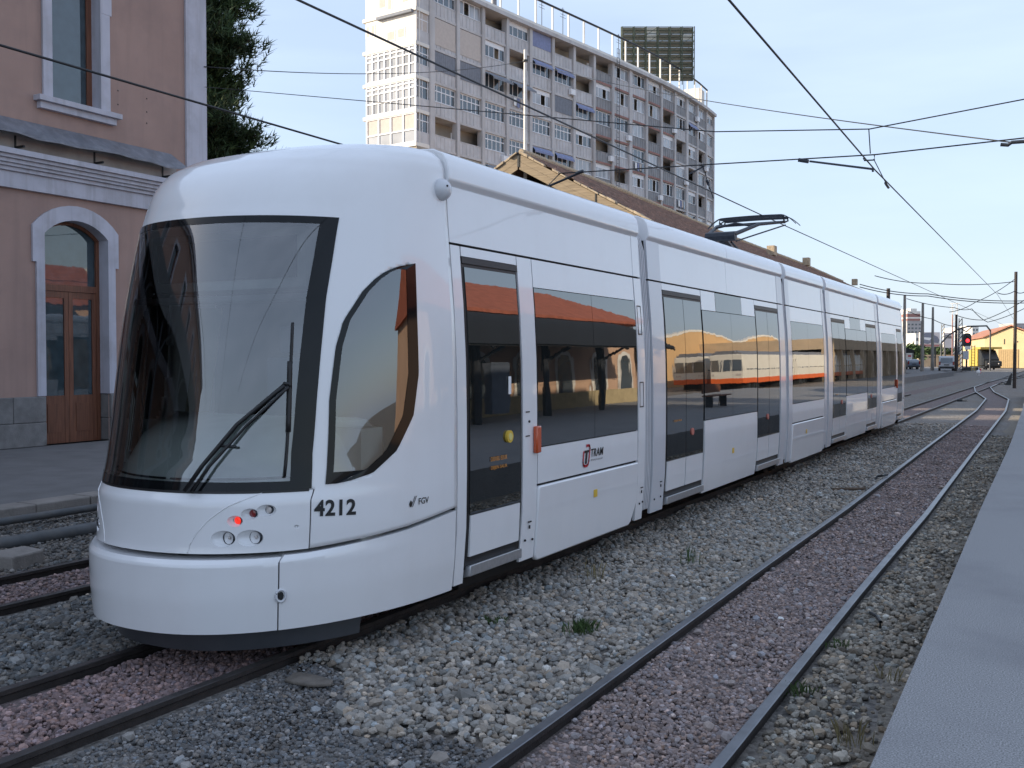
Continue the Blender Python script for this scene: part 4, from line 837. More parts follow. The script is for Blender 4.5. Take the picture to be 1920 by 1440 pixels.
# one cell per bay and floor
LAY = {0: "WWLWBLLLWWWWWWWW", 1: "CCWLKKLWWWWLWKWW", 2: "GGAAWGKWWWLWLWLW", 3: "DDDDDDWLWWWLWLWW", 4: "LLDDKKWWLWWWWWLW", 5: "NNAWWWWLWWWWLWWW", 6: "NNLWWLWWWLWWWWWW"}
def cell(i, r):
    a = LAY[r][i]; p, q = PTH[i], PTH[i + 1]; d = (q - p); ln = np.linalg.norm(d); d = d / ln; n_ = np.array((d[1], -d[0])); p = p + d * .26; ln -= .52; zf = Z0 - FLZ * r + .06; zt = zf + FLZ - .22
    if r == 0: zt = TOPZ - .35
    dark = i in (7, 10, 11, 13, 14) or (i > 7 and random.random() < .45)
    def B(s, u0, u1, v0, v1, w0, w1): s.frame(V3(p + d * u0 + n_ * v0, w0), V3(d * (u1 - u0), 0), V3(n_ * (v1 - v0), 0), (0, 0, w1 - w0))
    if a != 'N':
        s = MB(); B(s, 0, ln, -.14, -.06, zf, zf + 1.02); k = 6
        for j in range(k + 1): u = ln * j / k; B(s, max(0, u - .025), min(ln, u + .025), -.058, -.03, zf + .02, zf + .98)
        B(s, 0, ln, -.16, -.03, zf + 1.022, zf + 1.09); s.build('balcony_parapet', M['parapd' if dark else 'parap'], tw)
    if 7 <= i <= 11 and r < 5: s = MB(); B(s, 0, ln, .002, .03, zf - .22, zf - .005); s.build('slab_edge', M['slabred'], tw)
    if a in 'WDK' or a == 'A':
        nm = 4 if a != 'D' else 5; s = MB(); v0, v1 = -.20, -.15; zb0, zt0 = zf + 1.1, zt - (.05 if a == 'W' else .0)
        if a == 'W' and random.random() < .3: zt0 = zt - .35; B(s, .01, ln - .01, v0, v1, zt0, zt - .01)
        for j in range(nm + 1): u = ln * j / nm; B(s, max(0, u - .045), min(ln, u + .045), v0, v1, zb0, zt0)
        for zz in ([zb0, zt0 - .09] if a != 'D' else [zb0, zb0 + (zt0 - zb0) * .6, zt0 - .09]): B(s, .005, ln - .005, v0 + .005, v1 + .005, zz, zz + .085)
        f = s.build('window_frame', M['wframe'], tw); g_ = MB(); op = random.choice((-1, -1, 1, 2)) if a == 'W' else -1
        for j in range(nm):
            if j != op: B(g_, ln * j / nm + .03, ln * (j + 1) / nm - .03, v0 + .01, v0 + .03, zb0 + .04, zt0 - .04)
        g_.build('window_pane', M['tglass2' if (a == 'W' and random.random() < .62) else 'tglass'], f)
    if a in 'CGB':
        s = MB(); B(s, .03, ln - .03, -.045, -.02, zf + (.95 if a != 'C' else .3), zt - .05)
        if a == 'G':
            for j in range(12): B(s, ln * j / 12 + .1, ln * j / 12 + .16, -.018, -.008, zf + .95, zt - .05)
        s.build('roller_blind', M[{'C': 'blindc', 'G': 'blindg', 'B': 'blindb'}[a]], tw)
    if a in 'AK':
        s = MB(); o0 = V3(p + n_ * .02 + d * .05, zt - .1); o1 = V3(p + n_ * (1.0 if a == 'A' else .35) + d * .05, zt - (.75 if a == 'A' else .5)); e = V3(d * (ln - .1), 0)
        s.poly(o0, o1, o1 + e, o0 + e); s.poly(o1, o1 - (0, 0, .18), o1 - (0, 0, .18) + e, o1 + e); s.build('awning', M['blindb' if a == 'K' else 'blindg'], tw)
    if a in 'LN' and random.random() < .8:
        s = MB(); B(s, ln * .15, ln * .55, -1.44, -1.40, zf, zf + 2.1); s.build('balcony_door', M['wframe' if random.random() < .4 else 'tglass'], tw)
for r in range(NR):
    for i in range(16): cell(i, r)
# cantilevered end block: white glazed bays facing the sun
dE, nE = nrm(0); eN = -dE                                          # outward normal of the end face
EL = -nE; EW = 6.0
endw = thing('end_block', 'x', 'x')
bpy.data.objects.remove(endw)
ZB = Z0 - FLZ * 4 - .2
s = MB(); s.frame(V3(CORN + eN * -.35, ZB), V3(EL * EW, 0), V3(dE * 1.8, 0), (0, 0, .3)); s.frame(V3(CORN + EL * (EW - .25) - eN * .3, ZB + .301), V3(EL * .25, 0), V3(dE * 4, 0), (0, 0, 13.3)); s.frame(V3(CORN + dE * .35, ZB + .31), V3(EL * (EW - .3), 0), V3(dE * .1, 0), (0, 0, 13.2)); s.build('end_wall', M['towerw'], tw)
s = MB(); s.frame(V3(CORN - eN * .0 - nE * 0, ZB - .25), V3(EL * EW, 0), V3(dE * 9, 0), (0, 0, .24)); s.build('underside', M['loggia'], tw)
def E(s, u0, u1, w0, w1, v0=0.0, v1=.08): s.frame(V3(CORN + EL * u0 + eN * v0, w0), V3(EL * (u1 - u0), 0), V3(eN * (v1 - v0), 0), (0, 0, w1 - w0))
for r in range(5):
    zf = Z0 - FLZ * r + .05; s = MB(); E(s, 0, EW, zf - .30, zf, -.3, .10); s.build('end_floor_band', M['towerw'], tw)
    if r >= 2:
        s = MB(); nb = 8 if r < 4 else 4; rowz = {2: [0, .95, 1.75, 2.15, 2.5], 3: [0, .95, 1.75, 2.15, 2.5], 4: [0, 1.05, 2.5]}[r]
        for j in range(nb + 1): u = .1 + (EW - .5) * j / nb; E(s, u - .07, u + .07, zf + .01, zf + 2.49, -.06, .06)
        for zz in rowz[:-1] + [2.42]: E(s, .03, EW - .33, zf + zz + .002, zf + zz + .12, -.055, .055)
        f = s.build('end_window_frame', M['wframe'], tw)
        for j in range(nb):
            for za, zc in zip(rowz[:-1], rowz[1:]):
                if r == 4 and za > 1: s = MB(); E(s, .1 + (EW - .5) * j / nb + .05, .1 + (EW - .5) * (j + 1) / nb - .05, zf + za + .1, zf + zc - .02, -.03, -.01); s.build('end_blind', M['blindc'], f); continue
                s = MB(); E(s, .1 + (EW - .5) * j / nb + .05, .1 + (EW - .5) * (j + 1) / nb - .05, zf + za + .1, zf + zc - .02, -.03, -.01); s.build('end_pane', M['tglass2'], f)
    else:
        s = MB(); E(s, 0, EW - .3, zf + .01, zf + 2.45, -.04, .03); s.build('end_wall_panel', M['towerw'], tw)
        for u0, u1, za, zc in (((.7, 1.6, .5, 1.7), (3.3, 4.2, .5, 2.4), (2.6, 3.2, .2, 2.4)) if r == 0 else ((1.2, 2.1, .45, 1.35), (2.3, 3.3, .4, 1.3), (4.6, 5.1, 1.1, 2.2), (5.2, 5.65, 1.1, 2.2))):
            s = MB(); E(s, u0, u1, zf + za, zf + zc, .03, .06); f = s.build('end_window_frame', M['wframe'], tw); s = MB(); E(s, u0 + .1, u1 - .1, zf + za + .1, zf + zc - .1, .061, .07); s.build('end_pane', M['blindc'], f)
        if r == 1: s = MB(); E(s, .3, 4.2, zf + 2.36, zf + 2.6, .04, .35); s.build('folded_awning', M['blindg'], tw)
# front strip of the end block (between corner and first column)
for r in range(5):
    zf = Z0 - FLZ * r + .05
    def B2(s, u0, u1, v0, v1, w0, w1): s.frame(V3(CORN + dE * u0 + nE * v0, w0), V3(dE * (u1 - u0), 0), V3(nE * (v1 - v0), 0), (0, 0, w1 - w0))
    s = MB(); B2(s, .12, 1.66, -.10, -.04, zf, zf + 1.0); s.build('balcony_parapet', M['parap'], tw)
    s = MB(); B2(s, .0, 1.7, -.2, .02, zf - .28, zf - .002); s.build('floor_slab', M['towerw'], tw)
    s = MB()
    for j in range(3): B2(s, .1 + .7 * j, .17 + .7 * j, -.16, -.10, zf + 1.0, zf + 2.5)
    B2(s, .11, 1.66, -.155, -.105, zf + 1.9, zf + 1.98); f = s.build('window_frame', M['wframe'], tw); s = MB(); B2(s, .13, 1.64, -.15, -.13, zf + 1.0, zf + 2.5); s.build('window_pane', M['blindc' if r == 1 else 'tglass'], f)
# roof railing
for i in lin(0, 16, 22):
    k = min(15, int(i)); p = PTH[k] + (PTH[k + 1] - PTH[k]) * (i - k); n_ = nrm(k)[1]; d_ = nrm(k)[0]; s = MB(); s.frame(V3(p - n_ * 1.0 - d_ * .075, TOPZ + .852), V3(d_ * .15, 0), V3(n_ * .15, 0), (0, 0, 2.35)); s.build('railing_post', M['towerw'], tw)
s = MB(); s.tube([V3(PTH[i] - nrm(i)[1] * .87, TOPZ + 3.28) for i in range(len(PTH))], .11, 6); s.build('railing_rail', M['steel'], tw)
d, n_ = nrm(15); s = MB(); s.frame(V3(PTH[16] - d * 2.4 - n_ * 3.4, TOPZ), V3(d * 2.2, 0), V3(n_ * 2.2, 0), (0, 0, 3.1)); s.build('roof_house', M['towerw'], tw)
d, n_ = nrm(3); s = MB(); s.tube([V3(PTH[3] - n_ * 1.6, TOPZ + .8), V3(PTH[3] - n_ * 1.6, TOPZ + 2.3)], .28, 10); s.build('chimney', M['lead'], tw)
s = MB(); q = PTH[8] + nrm(8)[1] * .7
for j in (-.25, .25): s.tube([V3(q + nrm(8)[0] * j, 12), V3(q + nrm(8)[0] * j, 35)], .03, 4)
for z in lin(12, 35, 50): s.tube([V3(q - nrm(8)[0] * .25, z), V3(q + nrm(8)[0] * .25, z)], .025, 4)
s.build('wall_ladder', M['steel'], tw)
p = atD(904, 167, 93.0); s = MB(); s.frame(p + np.array((-.1, -.3, -.3)), (.5, 0, 0), (0, .8, 0), (0, 0, .6)); s.build('air_conditioner', M['wframe'], tw)
for i, r in ((2, 4), (5, 1), (7, 3), (8, 2), (10, 4), (11, 1), (12, 3), (13, 0), (14, 2), (6, 5)):
    d, n_ = nrm(i); q = PTH[i] + d * 2.7; s = MB(); s.frame(V3(q + n_ * .02, Z0 - FLZ * r + .3), V3(d * .75, 0), V3(n_ * .32, 0), (0, 0, .55)); f = s.build('air_conditioner', M['wframe'], tw)
for i in (2, 5, 6, 9, 11, 14):
    d, n_ = nrm(i); q = PTH[i] - n_ * 2.2 + d * 1.1; s = MB(); s.tube([V3(q, TOPZ), V3(q, TOPZ + 4.4)], .035, 5)
    for k in range(4): s.tube([V3(q - d * (.5 - .08 * k), TOPZ + 3.4 + .28 * k), V3(q + d * (.5 - .08 * k), TOPZ + 3.4 + .28 * k)], .022, 4)
    s.build('aerial', M['steel'], tw)
for i, r in ((3, 2), (5, 5), (9, 3), (12, 4)):
    d, n_ = nrm(i)
    for k in range(4):
        q = PTH[i] + d * (.9 + .5 * k) + n_ * .10; s = MB(); s.frame(V3(q, Z0 - FLZ * r + .25 - .1 * (k % 2)), V3(d * .36, 0), V3(n_ * .03, 0), (0, 0, .75 + .1 * (k % 2))); s.build('hung_cloth', (M['whp'], M['blindb'], M['blindc'], M['bluecar'])[k], tw)
# billboard scaffold on the roof, seen from behind
bbp = thing('billboard', 'tall lattice billboard seen from behind on the tower roof', 'billboard', tuple(atD(1235, 150, 121)))
c00, c10 = atD(1167, 45, 121), atD(1302, 38, 121); zlo = 36.0
ex = (c10 - c00); ex[2] = 0; wd = np.linalg.norm(ex); ex /= wd; ey = np.array((-ex[1], ex[0], 0)); hgt = c00[2] - zlo; o0 = np.array((c00[0], c00[1], zlo)) + ey * 1.2
for i in range(6):
    for j in range(8):
        s = MB(); s.frame(o0 + ex * wd * i / 6 + np.array((0, 0, hgt * j / 8)) + ex * .03 + (0, 0, .03), ex * (wd / 6 - .06), ey * .05, (0, 0, hgt / 8 - .06))
        s.build('billboard_panel', mat('billboard_pale', (.6, .58, .5), .8) if (i, j) in ((2, 7), (2, 6), (5, 6)) else mat('billboard_back', (.20, .18, .13), .85, var=.2, scale=.5), bbp)
s = MB()
for i in range(7): s.tube([o0 + ex * wd * i / 6 - ey * .1, o0 + ex * wd * i / 6 - ey * .1 + (0, 0, hgt)], .09, 5)
for j in range(17): s.tube([o0 - ey * .15 + (0, 0, hgt * j / 16), o0 + ex * wd - ey * .15 + (0, 0, hgt * j / 16)], .05, 4)
for i in range(7):
    b0 = o0 + ex * wd * i / 6; s.tube([b0 - ey * 1.3 + (0, 0, -.8), b0 - ey * 1.3 + (0, 0, hgt * .95)], .06, 4)
    for j in range(6): s.tube([b0 - ey * .1 + (0, 0, hgt * j / 6), b0 - ey * 1.3 + (0, 0, hgt * (j + .6) / 6.3)], .035, 4); s.tube([b0 - ey * 1.3 + (0, 0, hgt * j / 6.3), b0 - ey * 1.3 + ex * wd / 6 * (1 if i < 6 else 0) + (0, 0, hgt * (j + 1) / 6.3)], .03, 4)
s.build('scaffold', mat('scaffold_green', (.07, .085, .06), .7), bbp)
# ------------------------------------------------------------------ goods shed with a long tiled roof
AP = atD(975, 288, 44.0); EN = atD(1660, 562, 153.0)
dl = np.array((EN[0] - AP[0], EN[1] - AP[1], 0)); dl /= np.linalg.norm(dl); dr = np.array((dl[1], -dl[0], 0)); SL = 84.0; HWID = 6.5; SLP = .555
shed = thing('goods_shed', 'long low goods shed with brown tiled roof and weathered wooden gable boards', 'shed', (float(AP[0]), float(AP[1]), 0))
def sp(l, r, z): return np.array((AP[0], AP[1], AP[2])) + dl * l + dr * r + np.array((0, 0, z))
upv = np.array((0, 0, 1.0))
# roof: wavy pantile courses
nw = int(SL / .24); nrw = 15
for sg, nm in ((1, 'roof_tiles'), (-1, 'roof_tiles')):
    s = MB(); per = 4; P = []
    for k in range(nrw):
        for e in (0, 1):
            row = []
            t_ = (k + e) / nrw; lift = .05 if e == 1 else .0
            for j in range(nw * per + 1):
                l = SL * j / (nw * per); wv = .045 * math.sin(2 * pi * j / per) + .05 * math.sin(l * .13) + .03 * math.sin(l * .31 + t_ * 3)
                row.append(sp(l, sg * HWID * t_, -HWID * t_ * SLP + wv * (1 if t_ > 0 else .8) + lift + .04))
            P.append(row if sg > 0 else row)
    s.grid(P); s.build(nm, M['tile'], shed, kind='stuff')
s0 = MB(); s0.tube([(0, -.22, 0), (0, .22, .02)], .12, 8); tmpl = None
for k in range(int(SL / .40)):
    l = .1 + k * .40; s = MB(); a0, a1 = sp(l, 0, .10), sp(l + .43, 0, .13)
    if tmpl is None: s.tube([a0, a1], .13, 8); tmpl = s.build('ridge_tile', M['tileedge'], shed, smooth=True, angle=40)
    else:
        c = tmpl.copy(); col.objects.link(c); c.parent = shed; wb = .06 * math.sin(l * .13); c.location = Vector(dl * k * .40) + Vector((0, 0, wb + random.uniform(-.015, .015)))
# verge: broken mortared edge tiles along the near gable
for sg in (1, -1):
    r = 0.05
    while r < HWID:
        w_ = random.uniform(.28, .5)
        if random.random() < .86:
            s = MB(); h_ = random.uniform(.07, .13); s.frame(sp(-.22 + random.uniform(-.05, .05), sg * r, -r * SLP + .0), dl * random.uniform(.35, .5), (dr * sg - upv * SLP) * (w_ - .02), upv * h_); fixn(s.build('verge_tile', M['tileedge'], shed, bevel=.015))
        r += w_
# barge boards: two lengths of stacked planks per side, lapped
for sg in (1, -1):
    for a, c in ((.04, 3.65), (3.7, HWID)):
        for k in range(2):
            s = MB(); t0 = .02 + k * .34; s.frame(sp(-.16 + random.uniform(0, .015), sg * a, -a * SLP - t0 - .335), dl * .055, (dr * sg - upv * SLP) * (c - a), upv * .335); fixn(s.build('barge_board', M['plank'], shed, bevel=.006))
    s = MB(); s.frame(sp(-.185, sg * 3.66, -3.66 * SLP - .70), dl * .02, dr * sg * .05, upv * .72); fixn(s.build('board_strap', M['dark'], shed))
s = MB(); s.frame(sp(-.19, -.04, -.62), dl * .03, dr * .08, upv * .66); s.build('apex_strap', M['dark'], shed)
# recessed gable of vertical boards, soffit and side walls
r = -HWID + .5
while r < HWID - .5:
    w_ = .22; zt = -abs(r + w_ / 2) * SLP - .12
    if abs(r + .11) > .75 or False: s = MB(); s.frame(sp(.9 + random.uniform(0, .02), r + .004, -AP[2] - .1), dl * .04, dr * (w_ - .008), upv * (AP[2] + .1 + zt)); s.build('gable_board', M['plank'], shed)
    r += w_
s = MB(); s.frame(sp(2.5, -1.0, -AP[2] - .1), dl * .04, dr * 2.0, upv * (AP[2] - .5)); s.build('dark_opening', M['dark'], shed)
s = MB()
for sg in (1, -1): s.frame(sp(.3, sg * (HWID - .55), -AP[2] - .1), dl * (SL - .6), dr * sg * -.2, upv * (AP[2] + .1 - (HWID - .5) * SLP - .1))
s.poly(sp(SL - .4, -HWID + .4, -AP[2] - .1), sp(SL - .4, HWID - .4, -AP[2] - .1), sp(SL - .4, HWID - .4, -(HWID - .4) * SLP - .05), sp(SL - .4, 0, -.05), sp(SL - .4, -HWID + .4, -(HWID - .4) * SLP - .05)); s.build('wall', M['tan'], shed)
for l in lin(.35, .8, 2):
    pass
for q, dd in (((1440, 475), 78), ((1523, 494), 97), ((1592, 525), 124)):
    p = atD(*q, dd); l = float((p - np.array((AP[0], AP[1], 0))) @ dl); s = MB(); s.frame(sp(l, .1 if q[0] > 1500 else 1.6, .0 if q[0] > 1500 else -1.0), dl * .9, dr * .6, upv * .75); s.build('chimney', M['tileedge'], shed)
ext = thing('shed_annexe', 'narrow brown roofed annexe continuing the goods shed at its far end', 'shed', tuple(sp(SL + 2, 0, -AP[2])))
s = MB(); l0 = SL + .05; P5 = [sp(l0, -2.4, -2.4 * SLP), sp(l0, 0, 0), sp(l0, 2.4, -2.4 * SLP), sp(l0, 2.4, -2.4 * SLP - .2), sp(l0, -2.4, -2.4 * SLP - .2)]; s.prism(P5, dl * 34); fixn(s.build('roof', M['tile'], ext))
s = MB(); s.frame(sp(l0, -2.2, -AP[2] - .1), dl * 33.8, dr * 4.4, upv * (AP[2] - 2.4 * SLP - .15)); s.build('wall', M['tan'], ext)
# tall pale mast at the shed's gable
mp_ = atD(985, 288, 44.8); m_ = thing('mast', 'tall pale mast standing at the apex of the wooden gable', 'mast', (float(mp_[0]), float(mp_[1]), 0)); MX, MY = float(mp_[0]), float(mp_[1]); mtop = float(atD(985, 95, 44.8)[2])
s = MB(); s.tube([(MX, MY, -.1), (MX, MY, mtop)], .10, 10, r1=.075); s.build('pole', M['whpole'], m_, smooth=True, angle=40)
s = MB(); s.tube([(MX, MY, mtop - .55), (MX, MY, mtop - .45)], .12, 8); s.build('wire_collar', M['dark'], m_); s = MB(); s.box((MX + .06, MY - .1, 9.3), (MX + .22, MY + .05, 10.0)); s.tube([(MX + .1, MY, 10.0), (MX - .5, MY - .2, 11.2)], .02, 5); s.build('fitting', M['dark'], m_)

# second pine, out of view, added to break the sunlight into streaks
p2_ = thing('pine_tree', 'pine hidden farther back behind the station roof', 'tree', (-33.5, 25.4, 0))
c = None
for ch in pine.children: c = dupmesh(ch, p2_)
p2_.rotation_euler = (0, 0, 2.1); p2_.scale = (1.15, 1.15, .95)
# ------------------------------------------------------------------ beyond the tram: yard, street and town
def pole(label, q, top, zg, r0, r1, m, name='line_pole', group='poles along the far platform', cat='pole'):
    p = atZ(*q, zg); d = float((p - _C) @ _fw); zt = float(atD(*top, d)[2]); s = MB(); s.tube([(p[0], p[1], zg - .1), (p[0], p[1], zt)], r0, 8, r1=r1); o = s.build(name, M[m], smooth=True, angle=40); tag(o, label, cat, group); return p, d, zt
pole('concrete pole nearest the rear end of the tram', (1695, 700), (1697, 553), .4, .20, .13, 'conc')
pole('concrete pole second from the tram, left of the car billboard', (1729, 696.5), (1730, 568), .38, .22, .14, 'conc')
pole('concrete pole third from the tram, between billboard and silver van', (1748, 694.5), (1748, 576), .38, .22, .13, 'conc')
pole('dark pole standing right beside the silver van', (1792, 694.5), (1793, 590), .38, .20, .13, 'woodpole')
pole('slim reddish brown pole behind the silver van', (1785, 690), (1786, 590), .38, .10, .08, 'slabred')
pole('short pole top showing above the far end of the shed roof', (1664, 708), (1664, 541), .4, .17, .14, 'woodpole')
P9, D9, Z9 = pole('tall dark pole alone on the gravel by the right edge', (1902, 727), (1902, 510), -.05, .115, .10, 'woodpole', group=None)
def lattice(label, q, top, zg, w0, w1, m, arms=0, group='lattice masts'):
    p = atZ(*q, zg); d = float((p - _C) @ _fw); zt = float(atD(*top, d)[2]); s = MB(); n = 12
    for a, c in ((-1, -1), (1, -1), (1, 1), (-1, 1)): s.tube([p + np.array((a * w0, c * w0, 0)), (p[0] + a * w1, p[1] + c * w1, zt)], .045, 4)
    for k in range(n):
        z0, z1 = zg + (zt - zg) * k / n, zg + (zt - zg) * (k + 1) / n; t0, t1 = w0 + (w1 - w0) * k / n, w0 + (w1 - w0) * (k + 1) / n
        for sg in (-1, 1): s.tube([(p[0] - t0, p[1] + sg * t0, z0), (p[0] + t1, p[1] + sg * t1, z1)], .03, 4); s.tube([(p[0] + sg * t0, p[1] - t0, z0), (p[0] + sg * t1, p[1] + t1, z1)], .03, 4)
    for k in range(arms): s.frame((p[0] - 1.3, p[1] - .1, zt - .2 - k * 1.3), (2.6 - k * .7, 0, 0), (0, .2, 0), (0, 0, .16))
    o = s.build('lattice_mast', M[m]); tag(o, label, 'mast', group); return p, d
lattice('slim pale lattice mast in front of the white billboard', (1767, 691), (1767, 608), .2, .32, .18, 'conc')
lattice('dark lattice mast just left of the red signal', (1800, 694), (1799, 597), .2, .34, .2, 'steel', 0)
lattice('tall pale mast with platform arms behind the silver van', (1789, 684), (1788, 568), .0, .75, .6, 'whpole', 2)
# curved catenary portal
d = 150; pts = [atD(1765, 643, d), atD(1778, 629, d), atD(1795, 618, d), atD(1815, 612, d), atD(1850, 611, d), atD(1857, 620, d + 3)]
s = MB(); s.tube(pts, .13, 6); s.tube([atD(1803, 617, d), atD(1812, 622, d), atD(1822, 613, d)], .1, 5); s.tube([pts[-1], pts[-1] * np.array((1, 1, 0))], .12, 6); s.tube([pts[0], pts[0] * np.array((1, 1, 0))], .12, 6); tag(s.build('catenary_portal', M['steel']), 'curved dark overhead portal crossing above the signal', 'portal')
# red colour-light signal
p = atZ(1812, 695, .15); dS = float((p - _C) @ _fw); k_ = dS / F
sg_ = thing('railway_signal', 'colour light signal showing red in front of the yellow warehouse', 'signal', tuple(p))
rx, fx = np.array((*_rt[:2], 0)), np.array((*_fw[:2], 0)) / np.linalg.norm(_fw[:2])
s = MB(); s.tube([p, p + (0, 0, 46 * k_)], .12, 8); s.frame(p - rx * .5 - fx * .3, rx * 1.0, fx * .6, (0, 0, .5)); s.build('post', M['dark'], sg_)
s = MB(); hz = p + np.array((0, 0, 46 * k_)); s.prism([hz - fx * .2 + rx * .58 * math.cos(a) + upv * (.85 + (.55 if math.sin(a) > 0 else -.55) + .45 * math.sin(a)) for a in lin(0, 2 * pi, 25)[:-1]], fx * .35); s.build('signal_head', M['dark'], sg_)
s = MB(); s.ball(hz - fx * .25 + upv * .78, .26, .12, .26, 12, 8); s.build('red_lamp', mat('signal_red_lamp', (.8, .02, .02), .3, emit=((1, .03, .04), 2.2)), sg_, smooth=True)
s = MB(); s.ball(hz - fx * .25 + upv * 1.35, .2, .1, .2, 10, 6); s.build('dark_lamp', M['gasket'], sg_, smooth=True)
s = MB(); s.frame(p - rx * .55 - fx * .35 + upv * 1.6, rx * .7, fx * .3, upv * 1.2); s.build('signal_box', M['van'], sg_); s = MB(); s.frame(p - rx * .4 - fx * .36 + upv * 3.0, rx * .8, fx * .05, upv * .5); s.build('signal_plate', M['towerw'], sg_)
s = MB(); s.frame(p + rx * .7, rx * .08, fx * .1, upv * 3.6); s.frame(p + rx * 1.15, rx * .08, fx * .1, upv * 3.6)
for k in range(9): s.frame(p + rx * .781 + upv * (.4 * k + .2), rx * .368, fx * .06, upv * .06)
s.build('ladder', M['yveh'], sg_)
# silver van and a parked car
def carbox(name, label, px, q, ln, wd, hd, prof, paint, cat, yaw=0.0, group=None):
    zg = .38; p = atZ(*q, zg); t = thing(name, label, cat, tuple(p), group, yaw)
    s = MB(); s.prism([(-wd / 2, y, z) for y, z in prof], (wd, 0, 0)); o = s.build('body', M[paint], t, local=True); fixn(o); bv = o.modifiers.new('b', 'BEVEL'); bv.width = .06; bv.segments = 2
    y0 = prof[0][0]; s = MB(); yr, zr = prof[1]; y2, z2 = prof[2]
    s.poly((-wd / 2 + .16, y0 + (yr - y0) * .5 - .03, .95), (wd / 2 - .16, y0 + (yr - y0) * .5 - .03, .95), (wd / 2 - .2, yr + (y2 - yr) * .82 - .012, zr + (z2 - zr) * .82), (-wd / 2 + .2, yr + (y2 - yr) * .82 - .012, zr + (z2 - zr) * .82)); s.build('rear_window', M['tglass'], t, local=True)
    for sx in (-1, 1):
        s = MB(); s.box((sx * (wd / 2 - .10) - .09, y0 - .03, .72), (sx * (wd / 2 - .10) + .09, y0 + .06, 1.15)); s.build('tail_light', M['red'], t, local=True)
        for yy in (y0 + .8, y0 + ln - .9): s = MB(); s.tube([(sx * (wd / 2 - .2), yy, .31), (sx * (wd / 2 + .01), yy, .31)], .31, 14); s.build('wheel', M['tyre'], t, local=True)
        s = MB(); s.box((sx * (wd / 2) - .012, y0 + .6, 1.0), (sx * (wd / 2) + .012, y0 + ln * .62, hd - .3)); s.build('side_window', M['tglass'], t, local=True)
    s = MB(); s.box((-wd / 2 + .05, y0 - .10, .28), (wd / 2 - .05, y0 + .05, .55)); s.build('bumper', M['dark'], t, local=True); s = MB(); s.box((-.3, y0 - .035, .68), (.3, y0 - .012, .80)); s.build('number_plate', M['dark'], t, local=True)
    return t
carbox('van', 'small silver van parked tail towards us beyond the far platform', 0, (1774, 695), 4.0, 1.75, 1.85, [(-2, .3), (-2.0, .95), (-1.82, 1.72), (-1.7, 1.82), (.6, 1.82), (1.2, 1.15), (2.0, .98), (2.05, .3)], 'van', 'van', .12)
carbox('parked_car', 'dark blue grey car parked by the white kiosk behind the first pole', 0, (1703, 692.5), 4.1, 1.7, 1.42, [(-2, .3), (-2.0, .88), (-1.5, 1.30), (-1.2, 1.40), (.2, 1.40), (.9, .95), (2.0, .8), (2.05, .3)], 'bluecar', 'car', .5)
# yellow warehouse
c0, c1, c2 = atD(1846, 690, 196), atD(1945, 689, 189), atD(1803, 690, 240)
for c in (c0, c1, c2): c[2] = 0
wh = thing('warehouse', 'yellow warehouse with terracotta gable roof and tan sliding door', 'building', tuple(c0))
ze = float(atD(1846, 632, 196)[2]); cm = (c0 + c1) / 2; za = float(atD(1896, 611, 192)[2]); bk = (c2 - c0)
s = MB(); s.poly(c0, c1, c1 + upv * ze, cm + upv * (za - .25), c0 + upv * ze); s.poly(c0 + bk, c0, c0 + upv * ze, c0 + bk + upv * ze); s.poly(c1, c1 + bk, c1 + bk + upv * ze, c1 + upv * ze); s.poly(c1 + bk, c0 + bk, c0 + bk + upv * ze, cm + bk + upv * (za - .25), c1 + bk + upv * ze); s.build('wall', M['yel'], wh)
ovr = (c0 - c1) / np.linalg.norm(c0 - c1) * .5; fo = -bk / np.linalg.norm(bk) * .5
for e, ov in ((c0, ovr), (c1, -ovr)): s = MB(); s.frame(e + ov + upv * (ze - .15) + fo, cm + upv * za - (e + ov + upv * (ze - .15)), bk - fo * 2, upv * .22); fixn(s.build('roof', M['terr'], wh))
gx = (c1 - c0) / np.linalg.norm(c1 - c0); gn = np.array((gx[1], -gx[0], 0)); gw = np.linalg.norm(c1 - c0)
s = MB(); s.frame(c0 + gx * gw * .27 + gn * .02, gx * gw * .38, gn * .1, upv * 3.6); dd_ = s.build('sliding_door', M['door_tan'], wh)
s = MB()
for k in range(9): s.frame(c0 + gx * gw * (.28 + .041 * k) + gn * .121, gx * .05, gn * .03, upv * 3.55)
s.build('door_rib', M['door_tan'], dd_, kind='stuff')
for u, z0, z1 in ((.37, 4.6, 5.6), (.62, 4.9, 5.2), (.12, 3.0, 3.12)): s = MB(); s.frame(c0 + gx * gw * u + gn * .02, gx * .16, gn * .05, upv * (z1 - z0)); o = s.build('vent', M['dark'], wh); o.location.z += z0
# yellow rail machine with a raked dark windscreen
p = atZ(1848, 693, .0); mc = thing('rail_machine', 'yellow track maintenance machine with dark sloping front before the warehouse', 'rail vehicle', tuple(p), None, .42)
def mp(name, m, outline, x0, x1): s = MB(); s.prism([(x, y, z) for (y, z), x in zip(outline, [x0] * len(outline))], (x1 - x0, 0, 0)); return fixn(s.build(name, M[m], mc, local=True))
mp('body', 'yveh', [(3.5, .6), (3.5, 3.4), (-.3, 3.4), (-.3, .6)], -1.45, 1.2); mp('cab', 'dark', [(-.31, .7), (-.31, 3.25), (-1.0, 3.25), (-2.6, 1.75), (-2.6, .7)], -1.3, 1.15); mp('windscreen', 'gasket', [(-1.06, 3.22), (-1.03, 3.25), (-2.58, 1.80), (-2.62, 1.78)], -1.1, .95); mp('chassis', 'dark', [(3.6, .25), (3.6, .599), (-2.9, .599), (-2.9, .25)], -1.3, 1.3)
